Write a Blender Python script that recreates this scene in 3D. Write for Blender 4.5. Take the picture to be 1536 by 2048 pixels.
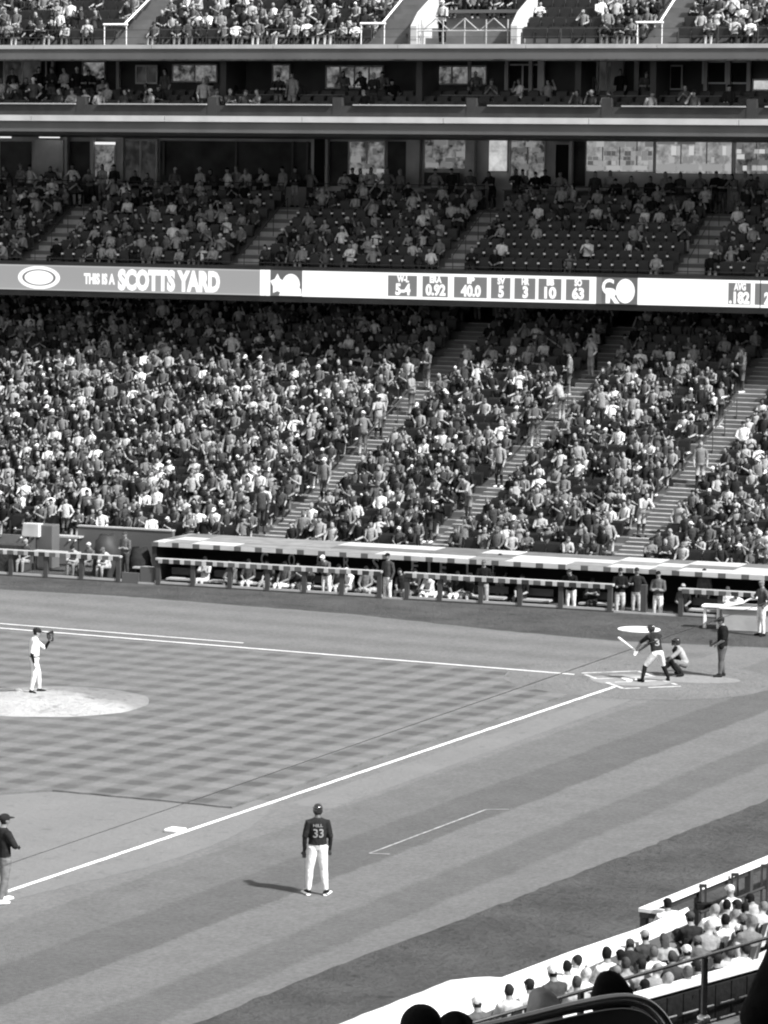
import bpy, bmesh, math, random
import numpy as np
from mathutils import Vector, Matrix, Euler
from mathutils.bvhtree import BVHTree
random.seed(7); rng = np.random.default_rng(7)
scn = bpy.context.scene
for o in list(bpy.data.objects): bpy.data.objects.remove(o)
C = scn.collection
PI = math.pi

# ------------------------------------------------------------------ camera
CAM = np.array([-36.847, 92.693, 14.588]); YAW, PIT, ROLL, FPX = -1.116792, -0.0972135, 0.0122473, 6797.6
_d = np.array([math.cos(PIT)*math.cos(YAW), math.cos(PIT)*math.sin(YAW), math.sin(PIT)])
_r = np.cross(_d, [0, 0, 1]); _r /= np.linalg.norm(_r); _u = np.cross(_r, _d)
R2 = math.cos(ROLL)*_r + math.sin(ROLL)*_u; U2 = -math.sin(ROLL)*_r + math.cos(ROLL)*_u
cd = bpy.data.cameras.new('camera'); cam = bpy.data.objects.new('camera', cd); C.objects.link(cam)
cam.matrix_world = Matrix(((R2[0], U2[0], -_d[0], CAM[0]), (R2[1], U2[1], -_d[1], CAM[1]), (R2[2], U2[2], -_d[2], CAM[2]), (0, 0, 0, 1)))
cd.sensor_fit = 'HORIZONTAL'; cd.sensor_width = 36; cd.lens = 36*FPX/1536; cd.clip_start = 1; cd.clip_end = 3000
scn.camera = cam
# ------------------------------------------------------------------ sky, sun, exposure
SUN_EL = math.radians(44); SUN_AZ = math.atan2(.228, -.974)
EXPO = 1.25
w = bpy.data.worlds.new('World'); scn.world = w; w.use_nodes = True
nt = w.node_tree; bg = nt.nodes['Background']; sk = nt.nodes.new('ShaderNodeTexSky')
sk.sky_type = 'NISHITA'; sk.sun_disc = False; sk.sun_elevation = SUN_EL
sk.sun_rotation = math.atan2(math.cos(SUN_AZ), math.sin(SUN_AZ))
bw = nt.nodes.new('ShaderNodeRGBToBW'); nt.links.new(sk.outputs[0], bw.inputs[0]); nt.links.new(bw.outputs[0], bg.inputs[0])
bg.inputs[1].default_value = 0.14
sd = bpy.data.lights.new('sun', 'SUN'); so = bpy.data.objects.new('sun', sd); C.objects.link(so)
sd.energy = 3.9; sd.angle = math.radians(2.2); sd.color = (1, 1, 1)
sv = Vector((math.cos(SUN_EL)*math.cos(SUN_AZ), math.cos(SUN_EL)*math.sin(SUN_AZ), math.sin(SUN_EL)))
so.rotation_euler = sv.to_track_quat('Z', 'Y').to_euler()
scn.view_settings.view_transform = 'Standard'; scn.view_settings.look = 'None'
scn.view_settings.exposure = EXPO; scn.view_settings.gamma = 1; scn.view_settings.use_curve_mapping = False
scn.render.engine = 'CYCLES'
scn.cycles.pixel_filter_type = 'BLACKMAN_HARRIS'; scn.cycles.filter_width = 2.1
scn.render.resolution_x = 768; scn.render.resolution_y = 1024

# ------------------------------------------------------------------ pixel helpers (photo pixels, 1536 x 2048)
def ray(x, y): return _d + R2*(x-768)/FPX - U2*(y-1024)/FPX
def gnd(x, y, z=0.):
    v = ray(x, y); return CAM + v*(z-CAM[2])/v[2]
def proj(P):
    v = np.asarray(P, float)-CAM; z = v@_d; return 768+FPX*(v@R2)/z, 1024-FPX*(v@U2)/z
def onray(x, y, dist):
    v = ray(x, y); return CAM + v/np.linalg.norm(v)*dist
O0 = np.array([15.02, -13.68, 0.])
class Frame:
    def __init__(s, a):
        a = math.radians(a); s.a = a; s.e = np.array([math.cos(a), math.sin(a), 0]); s.n = np.array([math.sin(a), -math.cos(a), 0])
    def P(s, sv, d, z): return O0 + s.e*sv + s.n*d + np.array([0, 0, z])
    def hit(s, x, y, d):            # photo pixel -> (s, z) on the plane at depth d
        v = ray(x, y); t = (d-(CAM-O0)@s.n)/(v@s.n); p = CAM+v*t
        return (p-O0)@s.e, p[2]
    def sx(s, x, d, z):             # s of the point at depth d, height z which shows at photo column x
        A = s.P(0, d, z)-CAM; k = (x-768)/FPX
        return -(A@R2-k*(A@_d))/(s.e@R2-k*(s.e@_d))
FL, FU = Frame(4.5), Frame(6.5)

# ------------------------------------------------------------------ materials (the photograph is black and white: neutral greys)
MATS = {}
def mat(name, v, rough=.8, noise=.12, nscale=3., bump=0, bscale=30., spec=.3, emit=0, metal=0):
    if name in MATS: return MATS[name]
    m = bpy.data.materials.new(name); m.use_nodes = True; n = m.node_tree; b = n.nodes['Principled BSDF']
    b.inputs['Roughness'].default_value = rough; b.inputs['Specular IOR Level'].default_value = spec; b.inputs['Metallic'].default_value = metal
    if noise > 0:
        tc = n.nodes.new('ShaderNodeTexCoord'); t = n.nodes.new('ShaderNodeTexNoise'); t.inputs['Scale'].default_value = nscale; t.inputs['Detail'].default_value = 6
        n.links.new(tc.outputs['Object'], t.inputs['Vector'])
        r = n.nodes.new('ShaderNodeMapRange'); r.inputs[1].default_value = .3; r.inputs[2].default_value = .7
        r.inputs[3].default_value = v*(1-noise); r.inputs[4].default_value = v*(1+noise)
        n.links.new(t.outputs[0], r.inputs[0]); n.links.new(r.outputs[0], b.inputs['Base Color'])
        if bump:
            t2 = n.nodes.new('ShaderNodeTexNoise'); t2.inputs['Scale'].default_value = bscale; t2.inputs['Detail'].default_value = 5
            n.links.new(tc.outputs['Object'], t2.inputs['Vector'])
            bp = n.nodes.new('ShaderNodeBump'); bp.inputs['Strength'].default_value = 1; bp.inputs['Distance'].default_value = bump
            n.links.new(t2.outputs[0], bp.inputs['Height']); n.links.new(bp.outputs[0], b.inputs['Normal'])
    else: b.inputs['Base Color'].default_value = (v, v, v, 1)
    if emit:
        b.inputs['Emission Color'].default_value = (1, 1, 1, 1); b.inputs['Emission Strength'].default_value = emit/2**EXPO
    MATS[name] = m; return m
TONES = [.01, .02, .045, .085, .14, .22, .28, .4, .6]
CL = [mat('cloth_%d' % i, t, .95, .25, 9, .02, 12, spec=.08) for i, t in enumerate(TONES)]
SK = [mat('skin_pale', .27, .55, .06), mat('skin_tan', .18, .55, .06), mat('skin_dark', .07, .5, .06)]
M_seat = mat('dark_seat_plastic', .016, .45, .2, 4)
M_seatl = mat('seat_fitting', .75, .4, 0)
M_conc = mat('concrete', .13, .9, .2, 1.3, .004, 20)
M_tread = mat('pale_tread', .42, .9, .2, 2.5)
M_dark = mat('dark_paint', .03, .6, .25, 1.5)
M_fascia = mat('fascia_paint', .09, .7, .15, .6, .003, 3)
M_coping = mat('pale_coping', .33, .7, .16, 1.2)
M_copew = mat('white_coping', .42, .7, .12, 1.2)
M_white = mat('white_paint', .8, .6, .05, 2)
M_post = mat('dark_green_post', .05, .5, .1, 3)
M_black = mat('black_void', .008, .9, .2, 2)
M_glass = mat('dark_glass', .02, .08, .3, .6, spec=.6)
M_frame = mat('window_frame', .42, .5, .1, 2)
M_wallin = mat('interior_wall', .42, .8, .25, .9)
M_blackgloss = mat('black_gloss_metal', .3, .22, .2, 8, spec=.7, metal=.9)

# ------------------------------------------------------------------ mesh builder
class MB:
    def __init__(s): s.v = []; s.f = []; s.m = []; s.k = 0
    def add(s, V, F, mi=0):
        s.v.append(np.asarray(V, float)); k = s.k
        for f in F: s.f.append([i+k for i in f])
        s.m += [mi]*len(F) if np.isscalar(mi) else list(mi); s.k += len(V)
    def boxc(s, c8, mi=0): s.add(c8, [(0,3,2,1),(4,5,6,7),(0,1,5,4),(1,2,6,5),(2,3,7,6),(3,0,4,7)], mi)
    def box(s, x0, y0, z0, x1, y1, z1, mi=0):
        s.boxc([(x0,y0,z0),(x1,y0,z0),(x1,y1,z0),(x0,y1,z0),(x0,y0,z1),(x1,y0,z1),(x1,y1,z1),(x0,y1,z1)], mi)
    def fbox(s, F, s0, s1, d0, d1, z0, z1, mi=0):
        q = [F.P(a, b, z) for z in (z0, z1) for a, b in ((s0, d0), (s1, d0), (s1, d1), (s0, d1))]
        s.boxc(q, mi)
    def tube(s, pts, rad, n=8, mi=0, cap=True, flat=1.):
        pts = [np.asarray(p, float) for p in pts]; rad = [rad]*len(pts) if np.isscalar(rad) else rad
        V = []; ref = None
        for i, p in enumerate(pts):
            t = pts[min(i+1, len(pts)-1)]-pts[max(i-1, 0)]; t = t/(np.linalg.norm(t)+1e-9)
            if ref is None: ref = np.array([0, 0, 1.]) if abs(t[2]) < .9 else np.array([0, 1., 0])
            a = np.cross(t, ref); a /= np.linalg.norm(a)+1e-9; b = np.cross(t, a); ref = -b if ref@(-b) > 0 else b
            for j in range(n):
                th = 2*PI*j/n; V.append(p+rad[i]*(a*math.cos(th)+flat*b*math.sin(th)))
        F = []
        for i in range(len(pts)-1):
            for j in range(n):
                F.append((i*n+j, i*n+(j+1) % n, (i+1)*n+(j+1) % n, (i+1)*n+j))
        if cap: F.append(tuple(range(n))); F.append(tuple(range((len(pts)-1)*n, len(pts)*n))[::-1])
        s.add(V, F, mi)
    def rings(s, cs, ax, ay, n=8, mi=0):
        """cs centres, ax / ay half-axis vectors of each ring"""
        V = []
        for c, a, b in zip(cs, ax, ay):
            for j in range(n):
                th = 2*PI*j/n; V.append(np.asarray(c)+np.asarray(a)*math.cos(th)+np.asarray(b)*math.sin(th))
        F = []; L = len(cs)
        for i in range(L-1):
            for j in range(n): F.append((i*n+j, i*n+(j+1) % n, (i+1)*n+(j+1) % n, (i+1)*n+j))
        F.append(tuple(range(n))[::-1]); F.append(tuple(range((L-1)*n, L*n)))
        s.add(V, F, mi)
    def ell(s, c, rx, ry, rz, n=8, m=5, mi=0, rot=None, fn=None):
        V = [(0, 0, -1)]
        for i in range(1, m):
            ph = -PI/2+PI*i/m
            for j in range(n): V.append((math.cos(ph)*math.cos(2*PI*j/n), math.cos(ph)*math.sin(2*PI*j/n), math.sin(ph)))
        V.append((0, 0, 1)); V = np.array(V); F = []
        for j in range(n): F.append((0, 1+(j+1) % n, 1+j))
        for i in range(m-2):
            for j in range(n): a = 1+i*n; F.append((a+j, a+(j+1) % n, a+n+(j+1) % n, a+n+j))
        a = 1+(m-2)*n
        for j in range(n): F.append((a+j, a+(j+1) % n, len(V)-1))
        mis = mi if fn is None else [fn(V[list(f)].mean(0)) for f in F]
        V = V*np.array([rx, ry, rz])
        if rot is not None: V = V@np.array(rot).T
        s.add(V+np.asarray(c), F, mis)
    def arrays(s): return np.concatenate(s.v), s.f, s.m
    def mesh(s, name, mats, smooth=False):
        me = bpy.data.meshes.new(name); V = np.concatenate(s.v)
        me.from_pydata([tuple(x) for x in V], [], s.f)
        for m in mats: me.materials.append(m)
        if len(mats) > 1: me.polygons.foreach_set('material_index', s.m)
        if smooth: me.polygons.foreach_set('use_smooth', [True]*len(s.f))
        me.update(); return me
    def build(s, name, mats, parent=None, smooth=False, bevel=0):
        if not isinstance(mats, (list, tuple)): mats = [mats]
        o = bpy.data.objects.new(name, s.mesh(name, mats, smooth)); C.objects.link(o)
        if parent: o.parent = parent
        if bevel:
            b = o.modifiers.new('bevel', 'BEVEL'); b.width = bevel; b.segments = 2; b.limit_method = 'ANGLE'
        return o
def tag(o, label=None, cat=None, group=None, kind=None):
    for k, v in (('label', label), ('category', cat), ('group', group), ('kind', kind)):
        if v: o[k] = v
    return o
def empty(name, loc=(0, 0, 0), **k):
    o = bpy.data.objects.new(name, None); C.objects.link(o); o.location = Vector([float(a) for a in loc]); o.empty_display_size = .2
    return tag(o, **k)
def keep(o, par):         # parent while the mesh holds world coordinates
    o.parent = par; o.matrix_parent_inverse = Matrix.Translation(par.location).inverted(); return o
def part(mb, name, mats, par, **k):
    o = mb.build(name, mats, None, **k); return keep(o, par)
def textmesh(body, offset=0., font_scale=1.):
    cu = bpy.data.curves.new('text', 'FONT'); cu.body = body; cu.offset = offset; cu.align_x = 'LEFT'; cu.resolution_u = 3; cu.extrude = .01
    o = bpy.data.objects.new('text', cu); C.objects.link(o); dg = bpy.context.evaluated_depsgraph_get()
    me = bpy.data.meshes.new_from_object(o.evaluated_get(dg)); bpy.data.objects.remove(o)
    V = np.zeros(len(me.vertices)*3); me.vertices.foreach_get('co', V); V = V.reshape(-1, 3)
    F = [tuple(p.vertices) for p in me.polygons]; mn, mx = V.min(0), V.max(0)
    V[:, :2] = (V[:, :2]-mn[:2])/(mx-mn)[:2]; V[:, 2] = (V[:, 2]-mn[2])/(mx[2]-mn[2]+1e-9)
    return V, F      # unit box

# ------------------------------------------------------------------ ground
def jag(poly, amp, step=.35):
    out = []
    for i, a in enumerate(poly):
        b_ = poly[(i+1) % len(poly)]; L = math.hypot(b_[0]-a[0], b_[1]-a[1])
        if L > 45: out.append(a); continue
        k = max(1, int(L/step))
        for j in range(k): out.append((a[0]+(b_[0]-a[0])*j/k+rng.normal(0, amp), a[1]+(b_[1]-a[1])*j/k+rng.normal(0, amp)))
    return out
def sheet(name, poly, z, m, kind='structure', sub=0, jg=0, **k):
    if jg: poly = jag(poly, jg)
    bm = bmesh.new(); vs = [bm.verts.new((x, y, z)) for x, y in poly]; bm.faces.new(vs)
    bmesh.ops.triangulate(bm, faces=bm.faces[:]); bmesh.ops.recalc_face_normals(bm, faces=bm.faces[:])
    if sum(f.normal.z for f in bm.faces) < 0: bmesh.ops.reverse_faces(bm, faces=bm.faces[:])
    me = bpy.data.meshes.new(name); bm.to_mesh(me); bm.free(); me.materials.append(m)
    o = bpy.data.objects.new(name, me); C.objects.link(o); o['kind'] = kind; return tag(o, **k)
def nodes_mat(name):
    m = bpy.data.materials.new(name); m.use_nodes = True; n = m.node_tree; b = n.nodes['Principled BSDF']
    b.inputs['Roughness'].default_value = .95; b.inputs['Specular IOR Level'].default_value = .12
    tc = n.nodes.new('ShaderNodeTexCoord'); return m, n, b, tc.outputs['Object']
def mth(n, op, a, b=None, c=None):
    x = n.nodes.new('ShaderNodeMath'); x.operation = op
    for i, v in enumerate((a, b, c)):
        if v is None: continue
        if isinstance(v, (int, float)): x.inputs[i].default_value = v
        else: n.links.new(v, x.inputs[i])
    return x.outputs[0]
def nz(n, co, scale, detail=5, rough=.6, vec=None):
    if vec:
        mp = n.nodes.new('ShaderNodeMapping'); n.links.new(co, mp.inputs[0]); mp.inputs['Scale'].default_value = vec
        if len(vec) > 3: pass
        co = mp.outputs[0]
    t = n.nodes.new('ShaderNodeTexNoise'); t.inputs['Scale'].default_value = scale; t.inputs['Detail'].default_value = detail; t.inputs['Roughness'].default_value = rough
    n.links.new(co, t.inputs['Vector']); return t.outputs[0]
def addbump(n, b, h, dist):
    bp = n.nodes.new('ShaderNodeBump'); bp.inputs['Strength'].default_value = 1; bp.inputs['Distance'].default_value = dist
    n.links.new(h, bp.inputs['Height']); n.links.new(bp.outputs[0], b.inputs['Normal'])
def grass_common(n, b, co, base, amp=.16, bump=.02):
    f = nz(n, co, 9, 6, .7); g = nz(n, co, .9, 4, .6); h = nz(n, co, 45, 3, .7)
    v = mth(n, 'ADD', mth(n, 'MULTIPLY', mth(n, 'SUBTRACT', f, .5), amp*3.2), mth(n, 'MULTIPLY', mth(n, 'SUBTRACT', g, .5), amp*1.2))
    v = mth(n, 'ADD', v, mth(n, 'MULTIPLY', mth(n, 'SUBTRACT', nz(n, co, 3.2, 3, .8), .5), amp*1.1))
    v = mth(n, 'ADD', v, 1.); v = mth(n, 'MULTIPLY', v, base); n.links.new(v, b.inputs['Base Color']); addbump(n, b, h, bump)
def sep(n, co):
    s = n.nodes.new('ShaderNodeSeparateXYZ'); n.links.new(co, s.inputs[0]); return s.outputs
G0 = .142
# foul grass with broad mowing bands parallel to the third base line (x) or first base line (y)
m_foul, n, b, co = nodes_mat('foul_grass'); s = sep(n, co)
wob = mth(n, 'MULTIPLY', mth(n, 'SUBTRACT', nz(n, co, .7, 3), .5), .3)
wob2 = mth(n, 'MULTIPLY', mth(n, 'SUBTRACT', nz(n, co, 14, 3), .5), .3); wob = mth(n, 'ADD', wob, wob2)
xx = mth(n, 'ADD', mth(n, 'ADD', s[0], wob), mth(n, 'MULTIPLY', mth(n, 'SUBTRACT', s[1], 25.), -.008))
rp = n.nodes.new('ShaderNodeValToRGB'); rp.color_ramp.interpolation = 'LINEAR'
n.links.new(mth(n, 'MULTIPLY', mth(n, 'ADD', xx, 14.), 1/14.), rp.inputs[0])
stops = [(-14, .9), (-8.9, .97), (-8.3, .98), (-8.15, .78), (-7.0, .8), (-6.85, 1.0), (-5.25, 1.02), (-5.17, .72), (-3.53, .74), (-3.45, .9), (-1.7, .93), (-1.6, 1.08), (-.02, 1.1)]
el = rp.color_ramp.elements
for i, (px, v) in enumerate(stops):
    e_ = el[0] if i == 0 else (el[len(el)-1] if i == len(stops)-1 else el.new((px+14)/14))
    if i == len(stops)-1: e_.position = (px+14)/14
    e_.color = (v*.8, v*.8, v*.8, 1)
tr = n.nodes.new('ShaderNodeRGBToBW'); n.links.new(rp.outputs[0], tr.inputs[0])
st = mth(n, 'SINE', mth(n, 'MULTIPLY', mth(n, 'ADD', s[1], wob), 2*PI/2.6))      # first-base side
st = mth(n, 'ADD', 1.0, mth(n, 'MULTIPLY', st, .085))
sel = mth(n, 'GREATER_THAN', s[0], 0.)
mix = mth(n, 'ADD', mth(n, 'MULTIPLY', mth(n, 'SUBTRACT', 1., sel), mth(n, 'MULTIPLY', tr.outputs[0], 1.25)), mth(n, 'MULTIPLY', sel, st))
grass_common(n, b, co, mth(n, 'MULTIPLY', mix, G0*1.03), .34, .03)
# infield grass: crossed mowing stripes
m_inf, n, b, co = nodes_mat('infield_grass'); s = sep(n, co)
wob = mth(n, 'MULTIPLY', mth(n, 'SUBTRACT', nz(n, co, 3, 3), .5), .3)
def stripe(c, ph):
    q = mth(n, 'SINE', mth(n, 'MULTIPLY', mth(n, 'ADD', mth(n, 'ADD', c, wob), ph), 2*PI/1.25))
    q = mth(n, 'MULTIPLY', q, 2.2); return mth(n, 'MAXIMUM', mth(n, 'MINIMUM', q, 1.), -1.)
w1 = mth(n, 'MULTIPLY', nz(n, co, .22, 3), 1.7); w2 = mth(n, 'MULTIPLY', nz(n, co, .31, 3), 1.7)
fx = n.nodes.new('ShaderNodeMapRange'); fx.inputs[1].default_value = 3.; fx.inputs[2].default_value = 16.; fx.inputs[3].default_value = 1.25; fx.inputs[4].default_value = .5; n.links.new(s[0], fx.inputs[0])
a1 = mth(n, 'MULTIPLY', mth(n, 'MULTIPLY', mth(n, 'MULTIPLY', stripe(s[0], .1), -.15), w1), fx.outputs[0]); a2 = mth(n, 'MULTIPLY', mth(n, 'MULTIPLY', stripe(s[1], .35), -.14), w2)
prod = mth(n, 'MULTIPLY', mth(n, 'MULTIPLY', mth(n, 'MAXIMUM', mth(n, 'MULTIPLY', a1, -7.), 0.), mth(n, 'MAXIMUM', mth(n, 'MULTIPLY', a2, -7.), 0.)), -.13)
grass_common(n, b, co, mth(n, 'MULTIPLY', mth(n, 'ADD', mth(n, 'ADD', mth(n, 'ADD', a1, a2), prod), 1.02), G0*.88), .2, .015)
# bare earth
def dirt(name, base, amp, bump, streak=None):
    m, n, b, co = nodes_mat(name)
    f = nz(n, co, 5, 7, .65); g = nz(n, co, .55, 4, .6); h = nz(n, co, 60, 3, .6)
    v = mth(n, 'ADD', mth(n, 'MULTIPLY', mth(n, 'SUBTRACT', f, .5), amp), mth(n, 'MULTIPLY', mth(n, 'SUBTRACT', g, .5), amp*1.6))
    fl_ = n.nodes.new('ShaderNodeMapRange'); fl_.inputs[1].default_value = .60; fl_.inputs[2].default_value = .68; fl_.inputs[3].default_value = 0; fl_.inputs[4].default_value = -min(.35, amp*.8)
    n.links.new(nz(n, co, 2.3, 4, .6), fl_.inputs[0]); v = mth(n, 'ADD', v, fl_.outputs[0])
    v = mth(n, 'MULTIPLY', mth(n, 'ADD', v, 1.), base); n.links.new(v, b.inputs['Base Color'])
    addbump(n, b, mth(n, 'ADD', mth(n, 'MULTIPLY', f, 2.), mth(n, 'MULTIPLY', h, .25)), bump); return m
m_track = dirt('track_cinder', .076, .8, .09)
m_dirt = dirt('infield_clay', .158, .2, .02)
m_clay = dirt('mound_clay', .34, .5, .05)
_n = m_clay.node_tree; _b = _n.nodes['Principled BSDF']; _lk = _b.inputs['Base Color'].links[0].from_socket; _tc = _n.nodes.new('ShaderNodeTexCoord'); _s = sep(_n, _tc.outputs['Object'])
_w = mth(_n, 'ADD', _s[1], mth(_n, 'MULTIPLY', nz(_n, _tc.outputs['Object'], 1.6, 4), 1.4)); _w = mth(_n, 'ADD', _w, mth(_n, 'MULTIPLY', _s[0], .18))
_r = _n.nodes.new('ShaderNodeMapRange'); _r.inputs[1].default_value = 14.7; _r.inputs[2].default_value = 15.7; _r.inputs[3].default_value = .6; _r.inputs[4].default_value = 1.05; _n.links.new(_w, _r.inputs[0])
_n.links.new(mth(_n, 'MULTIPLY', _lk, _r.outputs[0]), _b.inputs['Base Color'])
m_plate = dirt('raked_clay', .15, .4, .04)
m_chalk = mat('chalk', .8, .95, .12, 12)

sheet('ground', [(-400, -400), (500, -400), (500, 500), (-400, 500)], 0, m_track)
sheet('foul_grass', [(-1.0, -8.6), (3.8, -7.6), (8, -8.0), (14.1, -9.2), (18, -9.25), (23, -9.4), (27.7, -8.8), (60, -8.0), (120, -4), (120, 120), (-5, 120), (-7.5, 70), (-8.3, 50), (-8.7, 41.5), (-8.85, 36.5), (-9.15, 33.3), (-9.35, 29.5), (-9.55, 25.5), (-9.7, 22.8), (-10.06, 16.7), (-9.3, 8), (-8.7, 0), (-7.2, -4.2), (-4.5, -7.2)], .004, m_foul, jg=.03)
arc = lambda cx, cy, r, a0, a1, k: [(cx+r*math.cos(math.radians(a0+(a1-a0)*i/k)), cy+r*math.sin(math.radians(a0+(a1-a0)*i/k))) for i in range(k+1)]
def mk_infield_dirt():
    # skinned infield beyond the grass: area between the foul lines out to the 29 m arc about the rubber
    pts = [(-.05, 22.8)] + [(-.45, 24), (-1.0, 26), (-1.3, 28), (-1.2, 31), (-.6, 34.5), (-.35, 38)]
    pts += arc(12.9, 12.9, 28.9, 118, -28, 40) + [(38, -.4), (27, -1.4), (25, -.6), (23, -.05), (23, .6), (.6, .6), (.6, 22.8)]
    return pts
sheet('infield_dirt', mk_infield_dirt(), .008, m_dirt, jg=.03)
sheet('base_path', [(-1.35, .5), (-1.35, 3.2), (-1.55, 23), (-.4, 23), (-.35, 2)], .007, m_dirt)
circ = arc(-.1, -.1, 4.0, 0, 360, 60)[:-1]
sheet('home_circle', circ, .0105, m_plate, jg=.05)
gr = [(.55, 4.0)] + [(.5, 22.6), (.45, 24.1), (2.4, 24.15), (5.2, 24.3), (6.1, 25.3), (7.2, 25.9), (9.5, 26.2), (23, 26.3), (24.8, 25.6), (25.7, 23.5), (25.5, 6), (24.2, 5), (23.7, 2.5), (23.5, .8), (3.9, .6)] + arc(0, 0, 3.95, 9, 81, 14)
ig = sheet('infield_grass', gr, .05, m_inf, jg=.015)
_bm = bmesh.new(); _bm.from_mesh(ig.data); _e = [e for e in _bm.edges if e.is_boundary]; _r = bmesh.ops.extrude_edge_only(_bm, edges=_e)
bmesh.ops.translate(_bm, vec=(0, 0, -.045), verts=[v for v in _r['geom'] if isinstance(v, bmesh.types.BMVert)]); bmesh.ops.recalc_face_normals(_bm, faces=_bm.faces[:]); _bm.to_mesh(ig.data); _bm.free()
def ribbon(mb, a, b_, wd, z, th=.004, broken=False):
    a = np.array(a, float); b_ = np.array(b_, float); t = (b_-a)/np.linalg.norm(b_-a); nn = np.array([-t[1], t[0]])*wd/2
    L = np.linalg.norm(b_-a); k = max(1, int(L/.25)); A = []
    for i in range(k+1):
        p = a+t*L*i/k; j = nn*(1+rng.normal(0, .10)); j2 = nn*(1+rng.normal(0, .10))
        A += [(p[0]-j[0], p[1]-j[1], z), (p[0]+j2[0], p[1]+j2[1], z)]
    F = [(2*i, 2*i+2, 2*i+3, 2*i+1) for i in range(k) if not (broken and rng.random() < .2)]
    mb.add(A, F)
def chalkline(name, segs, wd, z=.0165, broken=False, m=None):
    mb = MB()
    for a, b_ in segs: ribbon(mb, a, b_, wd, z, broken=broken)
    o = mb.build(name, m or m_chalk); o['kind'] = 'structure'; return o
chalkline('foul_line', [((.02, 1.75), (.02, 60)), ], .125)
chalkline('foul_line', [((2.0, .02), (60, .02))], .115)
chalkline('running_lane_line', [((13.72, -.93), (27.6, -.93))], .10)
m_faint = mat('worn_chalk', .3, .95, .35, 5)
chalkline('coach_box_line', [((-4.68, 27.3), (-4.75, 21.3)), ((-4.68, 27.3), (-5.1, 27.15)), ((-4.75, 21.3), (-5.2, 21.0))], .05, m=m_faint)
rt = math.radians(45)
def rot45(u, v): return (u*math.cos(rt)-v*math.sin(rt), u*math.sin(rt)+v*math.cos(rt))
bx = []
for sgn in (1, -1):
    q = [rot45(-.7, sgn*.38), rot45(1.12, sgn*.38), rot45(1.12, sgn*1.6), rot45(-.7, sgn*1.6)]
    bx += [(q[i], q[(i+1) % 4]) for i in range(4)]
m_box = mat('scuffed_chalk', .5, .95, .45, 3)
chalkline('batters_box', bx, .12, m=m_box, broken=True)
sheet('worn_clay', [(1.0*a+.1+rng.normal(0, .05), .9*b_+.2) for a, b_ in arc(0, 0, 1.25, 0, 340, 17)], .0135, dirt('bright_clay', .23, .3, .02))
sheet('worn_clay', [(-1.4+1.4*a, -.9+.8*b_+.25*a) for a, b_ in arc(0, 0, 1., 0, 340, 17)], .0145, dirt('bright_clay_two', .21, .3, .02))
# home plate
mb = MB(); pl = [rot45(0, 0), rot45(.215, .215), rot45(.43, .215), rot45(.43, -.215), rot45(.215, -.215)]
V = [(x, y, .016) for x, y in pl]+[(x, y, .04) for x, y in pl]
mb.add(V, [(0, 1, 2, 3, 4)[::-1], (5, 6, 7, 8, 9)]+[(i, (i+1) % 5, 5+(i+1) % 5, 5+i) for i in range(5)])
tag(mb.build('home_plate', M_white), 'white five-sided home plate set in the dirt beside the batter', 'home plate')
mb = MB(); mb.box(-.19, -.19, 0, .19, .19, .07)
o = tag(mb.build('base', M_white, bevel=.02), 'white square base bag on the near foul line', 'base'); o.location = (.22, 27.2, .012)
# mound
mb = MB(); NR, NA = 14, 48; V = []; cx, cy, R = 12.55, 12.6, 2.85
for i in range(NR+1):
    r = R*i/NR
    for j in range(NA):
        a = 2*PI*j/NA; x = r*math.cos(a); y = r*math.sin(a); rr = r*(1+.012*math.sin(5*a)+.01*math.sin(11*a+1)) if i == NR else r
        x, y = rr*math.cos(a), rr*math.sin(a)
        h = .25*(1-max(0, (r-.75)/(R-.75))**1.15) if r > .75 else .25
        V.append((cx+x, cy+y, .045+max(0, h)+rng.normal(0, .004)*(0 < i < NR)))
F = [(i*NA+j, (i+1)*NA+j, (i+1)*NA+(j+1) % NA, i*NA+(j+1) % NA) for i in range(NR) for j in range(NA)]
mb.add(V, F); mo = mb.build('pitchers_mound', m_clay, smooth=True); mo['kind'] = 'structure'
mb = MB(); mb.box(-.3, -.075, 0, .3, .075, .035); o = mb.build('pitching_rubber', M_white, bevel=.01); o.location = (13.55, 12.55, .255); o.rotation_euler = (0, 0, rt+PI/2)
tag(o, 'white pitching rubber behind the pitcher\'s feet on the mound', 'pitching rubber')
# on-deck mat
mb = MB(); mb.rings([(0, 0, 0), (0, 0, .025)], [(.7, 0, 0)]*2, [(0, .7, 0)]*2, 36); o = mb.build('on_deck_circle', M_white); g = gnd(1278, 1259.5); o.location = (g[0], g[1], .001)
tag(o, 'white round on-deck mat on the dark track behind the batter', 'mat')

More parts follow.
